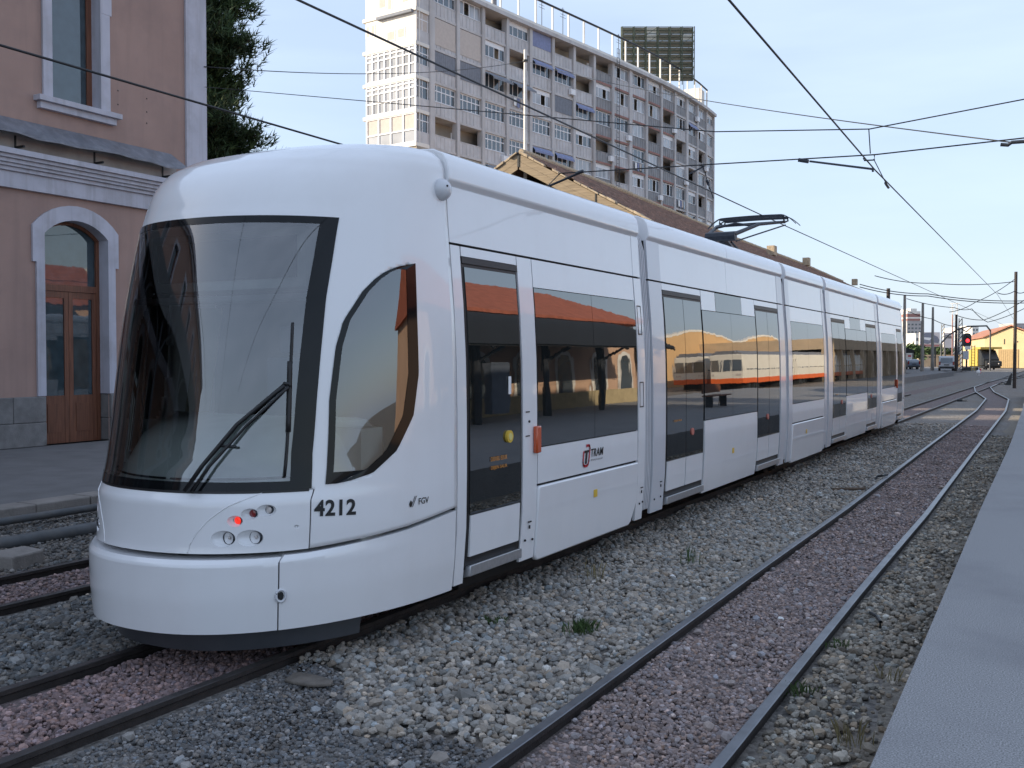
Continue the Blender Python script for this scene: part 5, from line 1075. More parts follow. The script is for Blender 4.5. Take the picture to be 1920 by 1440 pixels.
mp('roof_platform', 'yveh', [(1.8, 3.42), (1.8, 3.75), (-1.8, 3.75), (-1.8, 3.42)], -1.5, 1.9); mp('bonnet', 'dark', [(-2.61, .6), (-2.61, 1.5), (-3.4, 1.35), (-3.4, .6)], -1.1, 1.3)
for y in (-1.9, 2.3):
    for x in (-.6, .6): s = MB(); s.tube([(x - .06, y, .35), (x + .06, y, .35)], .35, 14); s.build('wheel', M['railside'], mc, local=True)
for x in (-.8, .8): s = MB(); s.ball((x, -3.42, 1.0), .12, n=8, k=5); s.build('headlight', M['clear'], mc, local=True)
# low marker, point lever, small track boxes
p = atZ(1835, 704, -.05); mk = thing('ground_signal', 'small white and red marker post standing between the far rails', 'signal', tuple(p)); s = MB(); s.tube([p, p + (0, 0, .95)], .05, 6); s.build('post', M['whp'], mk); s = MB(); s.ball(p + np.array((-.02, -.1, .42)), .24, .1, .24, 10, 6); s.build('disc', M['whp'], mk); s = MB(); s.frame(p + np.array((.1, 0, .25)), (.14, 0, 0), (0, .1, 0), (0, 0, .55)); s.build('red_flag', M['redp'], mk)
p = atZ(1890, 722, -.08); s = MB(); s.prism([p + (-.2, 0, 0), p + (.2, 0, 0), p + (.28, 0, .9), p + (.2, 0, .9)], (0, .12, 0)); tag(s.build('point_lever', M['dark']), 'dark point lever leaning beside the tall dark pole', 'lever')
for k, (q, lb) in enumerate((((1795, 752.5), 'left of two small track boxes between rails'), ((1804, 752.5), 'right of two small track boxes between rails'), ((1869, 721), 'leftmost of three boxes left of the point lever'), ((1876, 721), 'middle one of three boxes left of the point lever'), ((1882, 721), 'rightmost of three boxes beside the point lever'))):
    p = atZ(*q, -.08); s = MB(); s.frame(p, (.22, .05, 0), (-.05, .22, 0), (0, 0, .10)); tag(s.build('track_box', M['dark' if k % 2 == 0 else 'conc'], bevel=.02), lb, 'box', 'small boxes beside the far rails')
# town: tower, billboards, kiosk, walls, trees
def block(name, label, x0, x1, ytop, ybot, d, depth, m, cat='building', rows=0, cols=0, wm='tglass', yaw=0):
    a, c = atD(x0, ybot, d), atD(x1, ybot, d); zt = float(atD(x0, ytop, d)[2]); t = thing(name, label, cat, (a[0], a[1], 0)); ex = c - a; ex[2] = 0; wd = np.linalg.norm(ex); ex /= wd; ey = np.array((-ex[1], ex[0], 0)); a0 = np.array((a[0], a[1], -.1))
    s = MB(); s.frame(a0, ex * wd, ey * depth, upv * (zt + .1)); s.build('wall', M[m], t)
    s = MB(); s.frame(a0 + upv * (zt + .1) - ex * .1 - ey * .1, ex * (wd + .2), ey * (depth + .2), upv * .3); s.build('roof', M[m], t)
    for r in range(rows):
        for k in range(cols):
            s = MB(); s.frame(a0 + ex * wd * (k + .22) / cols - ey * .06 + upv * (2.6 + (zt - 3) * (r + .3) / rows), ex * wd * .56 / cols, ey * .12, upv * (zt - 3) * .45 / rows); s.build('window', M[wm], t)
    return t, a0, ex, ey, wd, zt
block('tower_block', 'far grey tower block with red and white upper storeys', 1700, 1727, 603, 690, 420, 14, 'hillb', rows=9, cols=4)
tb_, a0, ex, ey, wd, zt = block('tower_crown', 'red and white banded crown of the far tower', 1701, 1726, 584, 604, 420.5, 12, 'towerw'); bpy.data.objects.remove(tb_)
for o in [o for o in bpy.data.objects if o.parent is None and o.name.startswith(('wall', 'roof')) and not o.get('label')]:
    bpy.data.objects.remove(o)
tbk = bpy.data.objects['tower_block']
for k, (ya, yb, m) in enumerate(((603, 599, 'slabred'), (599, 596, 'towerw'), (596, 590, 'slabred'), (590, 585, 'towerw'), (585, 580, 'towerw'))):
    x0, x1 = (1701, 1726) if k < 4 else (1707, 1719); a, c = atD(x0, ya - .1, 421), atD(x1, ya - .1, 421); e = c - a; e[2] = 0; f_ = np.array((-e[1], e[0], 0)); f_ /= np.linalg.norm(f_); zt = float(atD(x0, yb, 421)[2]); s = MB(); s.frame(a + upv * .35, e, f_ * 12, upv * (zt - a[2] - .02)); s.build('storey_band', M[m], tbk)
block('terrace_block', 'low pale block with awnings left of the car billboard', 1716, 1745, 627, 690, 260, 12, 'towerw', rows=3, cols=4)
block('street_wall', 'tan street wall with green shopfronts behind the poles', 1722, 1800, 668, 691, 205, 3, 'tan', cat='wall', rows=1, cols=9)
block('white_kiosk', 'small white kiosk behind the rear of the tram', 1690, 1710, 664, 692, 150, 4, 'towerw', cat='kiosk', rows=1, cols=2, wm='redp')
block('apartment_house', 'cream apartment house right of the tall pale mast', 1795, 1806, 616, 690, 300, 10, 'towerw', rows=6, cols=2)
block('apartment_house', 'pale house peeping above the warehouse roof', 1822, 1834, 612, 690, 330, 10, 'towerw', rows=7, cols=2)
block('apartment_house', 'blue grey block behind the warehouse ridge at the right edge', 1900, 1925, 608, 690, 330, 10, 'hillb', rows=6, cols=3)
block('apartment_house', 'long low pale block behind the street wall', 1735, 1800, 652, 690, 300, 10, 'hillb', rows=2, cols=12)
a, c = atD(1690, 662, 140), atD(1714, 662, 140); s = MB(); e = c - a; e[2] = 0; s.prism([a, a + e, a + e + np.array((0, 0, .45)), a + np.array((0, 0, 1.0))], np.array((-e[1], e[0], 0)) * 1.5); cnp = s.build('shade_canopy', M['canopy']); tag(cnp, 'dark canopy over the white kiosk', 'canopy')
s = MB(); s.tube([a + e * .1, (a + e * .1) * np.array((1, 1, 0))], .08, 6); s.tube([a + e * .9, (a + e * .9) * np.array((1, 1, 0))], .08, 6); s.build('canopy_post', M['conc'], None); o = bpy.data.objects['canopy_post']; o.parent = cnp
def bill(label, x0, x1, y0, y1, d, txt=None, car=False):
    a, c = atD(x0, y1, d), atD(x1, y1, d); zt = float(atD(x0, y0, d)[2]); e = c - a; e[2] = 0; wd = np.linalg.norm(e); e /= wd; f_ = np.array((-e[1], e[0], 0)); t = thing('billboard', label, 'billboard', (a[0], a[1], 0), 'billboards beyond the yard'); h_ = zt - a[2]
    s = MB(); s.frame(a, e * wd, f_ * .3, upv * h_); s.build('board', M['billb'], t)
    for u in (.2, .8): s = MB(); s.tube([a + e * wd * u + f_ * .15, (a + e * wd * u + f_ * .15) * np.array((1, 1, 0))], .15, 6); s.build('leg', M['steel'], t)
    if car:
        s = MB(); s.poly(*[a + e * wd * u + upv * h_ * v - f_ * .03 for u, v in ((.05, .30), (.40, .18), (.62, .30), (.92, .24), (.97, .45), (.90, .68), (.74, .78), (.55, .98), (.28, .96), (.10, .74))]); s.build('printed_car', mat('grey_print', (.22, .23, .28), .6), t)
        s = MB(); s.poly(*[a + e * wd * u + upv * h_ * v - f_ * .04 for u, v in ((.14, .52), (.5, .44), (.6, .62), (.2, .66))]); s.build('printed_glint', M['whp'], t)
        s = MB(); s.poly(*[a + e * wd * u + upv * h_ * v - f_ * .03 for u, v in ((.02, .02), (.98, .02), (.98, .14), (.02, .16))]); s.build('printed_ground', mat('rose_print', (.5, .22, .2), .6), t)
    if txt:
        V, Fc = text_mesh(txt, bold=.02); s = MB(); s.add([a + e * wd * (.12 + .7 * u) + upv * h_ * (.62 + .22 * v) - f_ * .03 for u, v in V], Fc); s.build('printed_text', M['blk'], t)
bill('billboard with a printed grey car between the concrete poles', 1724, 1762, 623, 650, 190, car=True)
bill('white billboard with dark lettering left of the tall pale mast', 1769, 1789, 624, 652, 188, txt='Costa')
def bush(label, q, d, r, n=500, zc=None, name='tree', gp='trees beyond the yard'):
    c = atD(*q, d); t = thing(name, label, 'tree', (c[0], c[1], 0), gp); s = MB(); s.tube([(c[0], c[1], -.1), (c[0], c[1], c[2])], .18, 6, r1=.08); s.build('trunk', M['bark'], t); s = MB()
    for k in range(n):
        v = rng.normal(size=3); v /= np.linalg.norm(v); P = c + v * r * rng.uniform(.4, 1.05) * (1, 1, .8) * (1 + .25 * math.sin(v[0] * 5 + v[2] * 4)); a_, b_ = rng.normal(size=3) * r * .16, rng.normal(size=3) * r * .16; s.poly(P - a_, P + b_, P + a_)
    s.build('crown', M['bushg'], t)
bush('small green tree left of the car billboard', (1713, 660), 175, 1.9); bush('dark green tree crown behind the street wall', (1765, 664), 215, 2.6); bush('green tree behind the second and third poles', (1740, 664), 215, 2.3)
# ------------------------------------------------------------------ overhead wires
def wire(label, pts, r=.012, sag=0.0, name='overhead_wire', m='wire', n=24, group='overhead wires'):
    P = []
    for a, c in zip(pts[:-1], pts[1:]):
        a, c = np.array(a, float), np.array(c, float)
        for t in lin(0, 1, n)[:-1]: P.append(a + (c - a) * t - np.array((0, 0, sag * 4 * t * (1 - t))))
    P.append(np.array(pts[-1], float)); s = MB(); s.tube(P, r, 6); return tag(s.build(name, M[m], smooth=True), label, 'wire', group)
wire('contact wire right above the tram, touching its pantograph', [(-5.22, -12, 4.80), (-5.22, 19.4, 4.812), (-5.22, 60, 4.95), (-5.22, 150, 5.2)], .010)
wire('contact wire crossing the sky above the empty track', [(-1.95, -8, 4.62), (-2.1, 6.9, 4.55), tuple(atY(1640, 318, 13.7)), tuple(atX(1870, 552, -3.0)), (-5.2, 150, 5.2)], .0095)
wire('contact wire passing in front of the pink station', [(-8.2, -10, 4.76), (-8.2, 16, 4.80), (-8.2, 60, 4.9)], .012)
STC = atX(383, 125, FX + .08); STC2 = atX(384, 163, FX + .09)
RW = (7.45, 15.4)
wire('span wire from station corner over the mast top and down to the right', [STC, (MX, MY, mtop - .5)], .013, .35)
wire('span wire descending from the mast top to a right hand insulator', [(MX, MY, mtop - .5), tuple(atY(1905, 268, 15))], .010, .25)
wire('upper cross span wire with a kink above the empty track', [STC2, tuple(atY(1340, 247, 15)), tuple(atY(1630, 242, 15)), (RW[0], RW[1], 6.3)], .009)
wire('lower cross span wire carrying the steady arms', [(MX, MY, 8.75), tuple(atY(1050, 325, 15)), tuple(atY(1640, 290, 15)), (RW[0], RW[1], 5.2)], .010)
ins = thing('insulator', 'dark rod insulator on the span wire at the right edge', 'insulator', tuple(atY(1900, 268, 15)))
s = MB(); s.tube([atY(1876, 271, 15), atY(1890, 272, 15), atY(1897, 267, 15), atY(1925, 265, 15)], .026, 6); s.build('rod', M['steel'], ins)
def arm(label, pts, r, extra=()):
    t = thing('steady_arm', label, 'steady arm', tuple(pts[0]), 'steady arms on the span wires'); s = MB(); s.tube(pts, r, 6); s.build('arm_tube', M['steel'], t)
    for nm, q, rr in extra: s = MB(); s.tube(q, rr, 5); s.build(nm, M['steel'], t)
Y5 = lambda x, y, Y=15: atY(x, y, Y)
arm('steady arm and clamps holding the wire over the empty track', [Y5(1519, 302.5), Y5(1636, 317, 14.2), Y5(1637, 322, 14.2)], .017, (('insulator', [Y5(1497, 300), Y5(1516, 303)], .03), ('dropper', [Y5(1629, 241), Y5(1632, 288)], .008), ('clamp', [Y5(1619, 296), Y5(1621, 301), Y5(1640, 300), Y5(1639, 289)], .012), ('pull_off', [Y5(1638, 298), atX(1663, 347, -2.25)], .007), ('clamp', [atX(1660, 343, -2.25), atX(1666, 352, -2.25)], .018)))
arm('steady arm in front of the shed gable', [Y5(1022, 352), Y5(1092, 322)], .020, (('insulator', [Y5(1080, 326), Y5(1094, 321)], .032),))
arm('steady arm and dropper over the tram beside the tower edge', [Y5(1292, 326, 16), Y5(1318, 313, 16)], .014, (('clamp', [Y5(1312, 310, 16), Y5(1320, 312, 16), Y5(1318, 318, 16)], .014), ('dropper', [Y5(1319, 314, 16), Y5(1328, 345, 16.2), atX(1338, 372, -5.22)], .008), ('insulator', [Y5(1325, 338, 16.2), Y5(1329, 347, 16.2)], .022)))
FW = [('pair of far feeder wires, upper one, crossing at the right', [(1612, 533), (1740, 551), (1925, 564)], 60), ('pair of far feeder wires, lower one, crossing at the right', [(1612, 538), (1740, 555), (1925, 568)], 60), ('far wire running to the tall dark pole from the left', [(1640, 517), (1750, 531), (1902, 528)], 67),
      ('far wire falling from the tall dark pole towards the portal', [(1902, 524), (1830, 566), (1780, 585)], 80), ('far sagging wire above the red signal', [(1700, 560), (1790, 577), (1822, 579), (1852, 604), (1925, 576)], 100), ('far wire joining the first concrete pole to the third', [(1697, 580), (1748, 598), (1792, 612)], 103), ('short wire right of the tall dark pole', [(1870, 549), (1902, 546), (1925, 545)], 67), ('thin far wire sloping over the warehouse roof', [(1790, 590), (1845, 600), (1925, 560)], 95)]
for lb, q, d in FW: wire(lb, [atD(*p, d) for p in q], .028 if d < 90 else .035, .15, n=10)
# ------------------------------------------------------------------ across the right platform: what the windows and paint reflect
rb = thing('red_roofed_building', 'low pink building with red tiled roof facing the right platform', 'building', (9, 18, .4))
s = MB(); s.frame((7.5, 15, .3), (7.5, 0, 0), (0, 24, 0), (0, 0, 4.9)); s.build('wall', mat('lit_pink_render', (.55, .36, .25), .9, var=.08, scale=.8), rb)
s = MB(); s.prism([(6.9, 14.5, 4.9), (6.9, 14.5, 5.05), (11.4, 14.5, 7.4), (15.6, 14.5, 5.05), (15.6, 14.5, 4.9)], (0, 25, 0)); fixn(s.build('roof', mat('red_roof_tile', (.35, .105, .062), .9, var=.2, scale=3, bump=.4, bscale=14), rb))
for y in (17, 20, 23, 26, 29, 32, 35, 37.6):
    s = MB(); ap = arch_pts(y, .75, 2.7, .45); s.poly((7.47, y - .75, .4), (7.47, y + .75, .4), *[(7.47, yy, zz) for yy, zz in ap[::-1]]); f = s.build('arched_frame', M['towerw'], rb); s = MB(); ap = arch_pts(y, .55, 2.55, .38); s.poly((7.45, y - .55, .5), (7.45, y + .55, .5), *[(7.45, yy, zz) for yy, zz in ap[::-1]]); s.build('arched_pane', M['tglass'], f)
s = MB(); s.box((7.44, 15, .38), (7.5, 39, 1.1)); s.build('plinth', mat('tan_plinth', (.42, .34, .2), .9), rb)
cn = thing('platform_canopy', 'dark curved canopy on steel posts over the right platform', 'canopy', (3.5, 20, .4))
s = MB(); P = [(4.3 + 3.15 * t, 3.05 + 1.8 * math.sin(pi * .5 * t)) for t in lin(0, 1, 12)]
s.grid([[(x, 17, z) for x, z in P], [(x, 35, z) for x, z in P]]); s.grid([[(x, 35, z + .08) for x, z in P], [(x, 17, z + .08) for x, z in P]]); s.build('roof_sheet', M['canopy'], cn)
for y in lin(17.2, 34.8, 9): s = MB(); s.tube([(x, y, z - .06) for x, z in P], .05, 6); s.build('rib', M['canopy'], cn)
for y in (18.5, 22.5, 26.5, 30.5, 34):
    s = MB(); s.tube([(5.4, y, .4), (5.4, y, 3.55)], .13, 8); s.build('post', M['steel'], cn)
    s = MB(); s.tube([(5.4, y, 2.5), (4.5, y, 3.1)], .06, 6); s.build('brace', M['steel'], cn)
s = MB(); s.frame((5.2, 20, 1.0), (.12, 0, 0), (0, 1.4, 0), (0, 0, 1.5)); s.build('notice_board', M['steel'], cn)
s = MB(); s.frame((5.2, 23, .7), (.3, 0, 0), (0, .9, 0), (0, 0, 1.8)); s.build('ticket_machine', mat('blue_grey_box', (.10, .12, .16), .5), cn)
bn = thing('bench', 'metal platform bench under the canopy edge', 'bench', (2.2, 33, .4)); s = MB(); s.box((2.0, 32, .82), (2.45, 34, .87)); s.build('seat', M['wood'], bn); s = MB(); s.box((2.42, 32, .95), (2.47, 34, 1.3)); s.build('backrest', M['wood'], bn)
for y in (32.2, 33.8): s = MB(); s.box((2.1, y, .4), (2.4, y + .06, .82)); s.build('leg', M['steel'], bn)
def old_tram(label, x, y, n_, seed):
    t = thing('old_tram', label, 'tram', (x, y, 0), 'old cream and orange trams parked in the yard'); Lc = 15.5
    for k in range(n_):
        y0 = y + k * (Lc + .6)
        s = MB(); s.prism([(x - 1.25, y0, .9), (x - 1.28, y0, 2.0), (x - 1.15, y0, 3.5), (x + 1.15, y0, 3.5), (x + 1.28, y0, 2.0), (x + 1.25, y0, .9)], (0, Lc, 0)); fixn(s.build('body', M['cream'], t, bevel=.08))
        s = MB(); s.box((x - 1.285, y0 - .03, .55), (x + 1.285, y0 + Lc + .03, 1.05)); s.build('skirt', M['orpaint'], t, bevel=.05)
        s = MB(); s.prism([(x - 1.1, y0 + .1, 3.5), (x - .8, y0 + .1, 3.9), (x + .8, y0 + .1, 3.9), (x + 1.1, y0 + .1, 3.5)], (0, Lc - .2, 0)); fixn(s.build('roof', M['lead'], t))
        for j in range(10):
            for sx in (-1, 1): s = MB(); s.prism([(x + sx * 1.287, y0 + .5 + j * 1.48, 1.85), (x + sx * 1.20, y0 + .5 + j * 1.48, 2.9), (x + sx * 1.15, y0 + .5 + j * 1.48, 2.9), (x + sx * 1.22, y0 + .5 + j * 1.48, 1.85)], (0, 1.05, 0)); s.build('window', M['tglass'], t)
        for sx in (-1, 0, 1): s = MB(); s.box((x + sx * .78 - .33, y0 - .02, 1.75), (x + sx * .78 + .33, y0 + .02, 2.9)); s.build('windscreen', M['tglass'], t)
        for sx in (-.9, .9): s = MB(); s.box((x + sx - .1, y0 - .04, 1.3), (x + sx + .1, y0 + .01, 1.5)); s.build('headlight', M['clear'], t)
        s = MB()
        for yy in (2.0, 3.8, 11.5, 13.3): s.box((x - 1.1, y0 + yy, 0), (x + 1.1, y0 + yy + .7, .62))
        s.build('bogie', M['dark'], t, kind='stuff')
old_tram('old cream and orange tram, nearest of the parked row', 13.5, 71, 3, 1); old_tram('old cream and orange tram on the next siding', 17.0, 73, 2, 2)
ys_ = thing('workshop_shed', 'long sandstone coloured shed with wavy parapet behind the old trams', 'building', (26, 80, 0)); s = MB(); yw = lin(36, 150, 150); zw = [6.8 + 1.7 * abs(math.sin((y - 36) / 13 * pi / 2 * 1.0)) ** 1.5 for y in yw]
s.grid([[(25, y, -.1) for y in yw], [(25, y, z) for y, z in zip(yw, zw)]]); s.grid([[(25, y, z) for y, z in zip(yw, zw)], [(25.6, y, z) for y, z in zip(yw, zw)]]); s.poly((25, 36, -.1), (50, 36, -.1), (50, 36, 6), (25, 36, 6)); s.build('wall', mat('orange_sandstone', (.62, .40, .2), .9, var=.08, scale=.5), ys_)
s = MB(); s.grid([[(24.95, y, z - .1) for y, z in zip(yw, zw)], [(24.95, y, z + .25) for y, z in zip(yw, zw)]]); s.grid([[(24.95, y, z + .25) for y, z in zip(yw, zw)], [(25.7, y, z + .25) for y, z in zip(yw, zw)]]); s.build('coping', M['towerw'], ys_)
for k in range(7): s = MB(); s.tube([(24.97, 49 + 26 * k * .5, 4.6), (25.05, 49 + 26 * k * .5, 4.6)], .5, 16); s.build('round_window', M['dark'], ys_)
for k in range(8): s = MB(); s.box((24.9, 44 + 13 * k, 0), (24.99, 48 + 13 * k, 3.4)); s.build('bay_door', M['door_tan'], ys_)
ar = thing('engine_shed', 'engine shed with tall dark openings beyond the old trams', 'building', (11, 130, 0)); s = MB(); s.box((12.0, 100, 4.4), (30, 190, 6.2))
s.build('upper_wall', M['tan'], ar)
for k in range(16): s = MB(); s.box((12.0, 100 + 6 * k, -.1), (12.6, 101.6 + 6 * k, 4.39)); s.build('pier', M['tan'], ar)
s = MB(); s.box((15, 100, -.1), (15.2, 190, 4.38)); s.build('inner_wall', M['dark'], ar)
# ------------------------------------------------------------------ loose ballast: every stone instanced from eight shapes
stc = bpy.data.collections.new('stone_shapes')
for k in range(8):
    bm = bmesh.new(); bmesh.ops.create_icosphere(bm, subdivisions=1, radius=1.0); sc_ = np.array((random.uniform(.8, 1.25), random.uniform(.65, 1.0), random.uniform(.5, .8)))
    for v in bm.verts: v.co = Vector(np.array(v.co) * sc_ * random.uniform(.76, 1.18))
    me = bpy.data.meshes.new('ballast_shape'); bm.to_mesh(me); bm.free(); me.materials.append(M['stone'])
    stc.objects.link(bpy.data.objects.new('ballast_shape', me))
ng = bpy.data.node_groups.new('scatter', 'GeometryNodeTree'); ng.interface.new_socket('Geometry', in_out='INPUT', socket_type='NodeSocketGeometry'); ng.interface.new_socket('Geometry', in_out='OUTPUT', socket_type='NodeSocketGeometry')
gi = ng.nodes.new('NodeGroupInput'); go = ng.nodes.new('NodeGroupOutput'); ip = ng.nodes.new('GeometryNodeInstanceOnPoints'); ci = ng.nodes.new('GeometryNodeCollectionInfo'); ci.inputs['Collection'].default_value = stc; ci.inputs['Separate Children'].default_value = True; ci.inputs['Reset Children'].default_value = True
def named(n_, t): a = ng.nodes.new('GeometryNodeInputNamedAttribute'); a.data_type = t; a.inputs['Name'].default_value = n_; return a.outputs['Attribute']
ip.inputs['Pick Instance'].default_value = True; mpn = ng.nodes.new('GeometryNodeMeshToPoints')
ng.links.new(gi.outputs[0], mpn.inputs[0]); ng.links.new(mpn.outputs[0], ip.inputs['Points']); ng.links.new(ci.outputs[0], ip.inputs['Instance']); ng.links.new(named('rot', 'FLOAT_VECTOR'), ip.inputs['Rotation']); ng.links.new(named('scl', 'FLOAT_VECTOR'), ip.inputs['Scale']); ng.links.new(ip.outputs[0], go.inputs[0])
def scatter(name, label, X, Y, Z, size, base, var, warm=0.0, sigma=.25):
    n_ = len(X); me = bpy.data.meshes.new(name); me.vertices.add(n_); me.vertices.foreach_set('co', np.stack([X, Y, Z], 1).astype(np.float32).ravel())
    rot = rng.uniform(-.5, .5, (n_, 3)); rot[:, 2] = rng.uniform(0, 6.28, n_); rr = (size * np.exp(rng.normal(0, sigma, n_))).clip(.006, .09)
    a = me.attributes.new('rot', 'FLOAT_VECTOR', 'POINT'); a.data.foreach_set('vector', rot.astype(np.float32).ravel()); a = me.attributes.new('scl', 'FLOAT_VECTOR', 'POINT'); a.data.foreach_set('vector', np.repeat(rr, 3).astype(np.float32))
    br = np.exp(rng.normal(0, var, n_)); c = np.array(base)[None, :] * br[:, None]; hue = rng.normal(0, .06, n_); c[:, 0] *= 1 + hue; c[:, 2] *= 1 - hue; c = np.concatenate([c.clip(.01, .75), np.ones((n_, 1))], 1)
    a = me.attributes.new('tint', 'FLOAT_COLOR', 'POINT'); a.data.foreach_set('color', c.astype(np.float32).ravel())
    o = bpy.data.objects.new(name, me); col.objects.link(o); md = o.modifiers.new('stones', 'NODES'); md.node_group = ng; o['kind'] = 'stuff'; o['label'] = label; o['category'] = 'gravel'; return o
def field(y0, y1, xa, xb, dens, fall):                              # jittered points between two edges, thinning with distance
    Xs, Ys = [], []; y = y0
    while y < y1:
        dy = .5; dn = dens * (1.0 if y < fall else (fall / y) ** 1.5); n_ = int(dn * dy * (xb(y) - xa(y)))
        u = rng.uniform(0, 1, n_); yy = y + rng.uniform(0, dy, n_); Xs.append(xa(y) + u * (xb(y) - xa(y))); Ys.append(yy); y += dy
    return np.concatenate(Xs), np.concatenate(Ys)
def hgt(X, Y): return .012 * np.sin(X * 5.1 + Y * 2.3) + .010 * np.sin(Y * 4.7 - X * 3.1)
c3 = lambda v: (lambda y: v)
X, Y = field(3.4, 34, c3(-4.62), lambda y: t2x(y) - .575, 900, 11); front = Y < 5.15 - .42 * (X + 4.6) + .25 * np.sin(X * 4)
k = ~front; scatter('pale_ballast', 'pale angular ballast between the tram and the empty track', X[k], Y[k], GZ + .018 + hgt(X[k], Y[k]) + rng.uniform(-.012, .02, k.sum()), .0255, (.295, .268, .235), .27, sigma=.30)
X, Y = field(2.9, 7.2, c3(-4.62), lambda y: t2x(y) - .575, 2700, 9); k = Y < 5.15 - .42 * (X + 4.6) + .25 * np.sin(X * 4)
scatter('grey_gravel', 'fine grey gravel in the near foreground', X[k], Y[k], GZ + .012 + hgt(X[k], Y[k]) * .6 + rng.uniform(-.008, .008, k.sum()), .0142, (.142, .136, .132), .36)
X, Y = field(3.0, 8.0, c3(-4.62), lambda y: t2x(y) - .575, 8, 9); scatter('scattered_stone', 'single larger stones lying on the fine gravel', X, Y, GZ + .025 + 0 * X, .036, (.31, .29, .27), .25)
X, Y = field(3.0, 34, lambda y: t2x(y) - .46, lambda y: t2x(y) + .46, 2500, 8.5); scatter('pink_ballast', 'pinkish ballast between the polished rails', X, Y, GZ + .014 + hgt(X, Y) * .7 + rng.uniform(-.008, .010, len(X)), .0158, (.258, .203, .188), .30)
X, Y = field(4.0, 34, lambda y: t2x(y) - .46, lambda y: t2x(y) + .46, 22, 10); scatter('scattered_stone', 'larger pale stones scattered over the pink ballast', X, Y, GZ + .03 + 0 * X, .028, (.32, .28, .27), .25)
X, Y = field(3.0, 30, lambda y: t2x(y) + .575, lambda y: edgeX(y) - .14, 1500, 9); sh = np.clip((edgeX(6) - .1 - X) / .5, .15, 1); k = rng.uniform(0, 1, len(X)) < sh * (0.75 + .25 * np.sin(Y * 1.7)); scatter('tan_ballast', 'tan ballast and dust along the right platform', X[k], Y[k], GZ + .016 + hgt(X[k], Y[k]) + rng.uniform(-.01, .018, k.sum()), .0215, (.25, .22, .18), .34, sigma=.32)
X, Y = field(2.5, 12, c3(-5.65), c3(-4.80), 1900, 8); scatter('dark_pink_ballast', 'dusty pink ballast under the front of the tram', X, Y, GZ + .012 + hgt(X, Y) * .7 + rng.uniform(-.008, .010, len(X)), .0175, (.235, .165, .158), .30)
X, Y = field(3.0, 13, c3(-7.6), c3(-5.82), 1500, 8); scatter('grey_gravel', 'fine grey gravel left of the tram rails', X, Y, GZ + .012 + hgt(X, Y) + rng.uniform(-.008, .008, len(X)), .0185, (.13, .126, .12), .36, sigma=.4)
X, Y = field(4.5, 14, c3(-8.6), c3(-7.76), 1000, 9); scatter('dark_pink_ballast', 'dusty pink ballast between the dark rails by the pipes', X, Y, GZ + .012 + rng.uniform(-.008, .010, len(X)), .019, (.2, .145, .14), .3)
X, Y = field(5.0, 14, c3(-11.9), c3(-8.78), 420, 9); scatter('grey_gravel', 'dirty gravel round the pipes below the left platform', X, Y, GZ + .010 + rng.uniform(-.008, .010, len(X)), .022, (.13, .12, .11), .36)
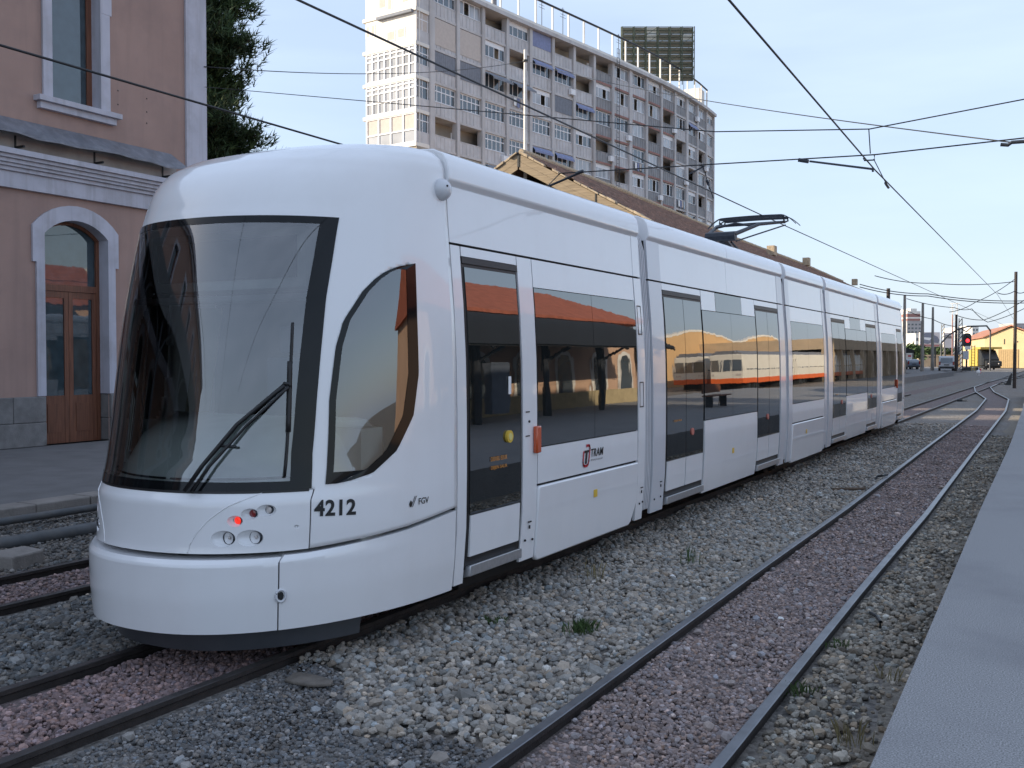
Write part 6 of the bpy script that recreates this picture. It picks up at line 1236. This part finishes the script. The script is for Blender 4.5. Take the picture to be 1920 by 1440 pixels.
# ------------------------------------------------------------------ weeds and litter in the ballast
def weed(label, q, h_, n_, m, spread=.5, gp='weeds in the ballast'):
    p = atZ(*q, GZ + .02); s = MB()
    for k in range(n_):
        a = random.uniform(0, 6.28); c = p + np.array((random.gauss(0, .03 + h_ * .15), random.gauss(0, .03 + h_ * .15), 0)); ln = h_ * random.uniform(.5, 1.1); dx = np.array((math.cos(a), math.sin(a), 0)) * ln * spread * random.uniform(.3, 1); w_ = np.array((-math.sin(a), math.cos(a), 0)) * (.0025 if m == 'straw' else .004)
        s.poly(c - w_, c + w_, c + dx * .5 + w_ * 1.2 + (0, 0, ln * .7), c + dx + (0, 0, ln), c + dx * .5 - w_ * 1.2 + (0, 0, ln * .7))
    o = s.build('weed', M[m]); tag(o, label, 'weed', gp)
weed('flat green weed in the pale ballast left of a leafier tuft', (930, 1170), .06, 70, 'grass', 1.2); weed('leafy green tuft in the pale ballast midway to the polished rail', (1090, 1185), .10, 110, 'grass', .8); weed('thin dry stalks in front of the skirt panel with the yellow sticker', (1110, 1090), .22, 22, 'straw', .35); weed('thin tall weed in the ballast right of the dry stalks', (1290, 1055), .20, 14, 'grass', .25); weed('small green weed beside the left polished rail', (1337, 1045), .05, 40, 'grass', 1.0)
weed('green tuft beside the right polished rail', (1497, 1305), .09, 40, 'grass', .7); weed('tall dry stalks by the platform edge near the bottom', (1585, 1400), .16, 24, 'straw', .5); weed('dry grass by the platform edge above the tall stalks', (1668, 1275), .10, 18, 'straw', .5); weed('small weed near the right rail by the cable loop', (1570, 1215), .07, 30, 'grass', .8)
a = atZ(1562, 918, GZ + .04); c = atZ(1622, 916, GZ + .04); s = MB(); s.tube([a, (a + c) / 2 + np.array((.02, -.05, .01)), c], .03, 6, r1=.02); tag(s.build('stick', M['bark']), 'dark stick lying on the ballast beside the polished rail', 'stick')
pts = [atZ(*q, GZ + z) for q, z in (((1640, 900), .05), ((1645, 893), .10), ((1655, 892), .12), ((1664, 890), .12))]; s = MB(); s.tube(pts, .018, 6); tag(s.build('bent_rod', M['dark']), 'bent dark rod sticking out under the left polished rail', 'rod')
pts = [atZ(*q, GZ + z) for q, z in (((1632, 1149), .05), ((1643, 1155), .10), ((1651, 1166), .11), ((1650, 1176), .05))]; s = MB(); s.tube(pts, .014, 6); tag(s.build('cable_loop', M['dark']), 'black cable loop poking out of the ballast right of the rail', 'cable')
p = atZ(575, 1278, GZ + .03); s = MB(); s.prism([p + np.array((.17 * math.cos(a) * (1 + .22 * math.sin(a * 3 + 1)), .11 * math.sin(a) * (1 + .2 * math.cos(a * 2)), 0)) for a in lin(0, 2 * pi, 15)[:-1]], (0, 0, .022)); tag(s.build('flat_rock', mat('dark_flat_rock', (.15, .13, .11), .95, var=.3, scale=9, bump=.8, bscale=30), bevel=.008), 'flat dark rock lying in the ballast beside the tram rail', 'rock')
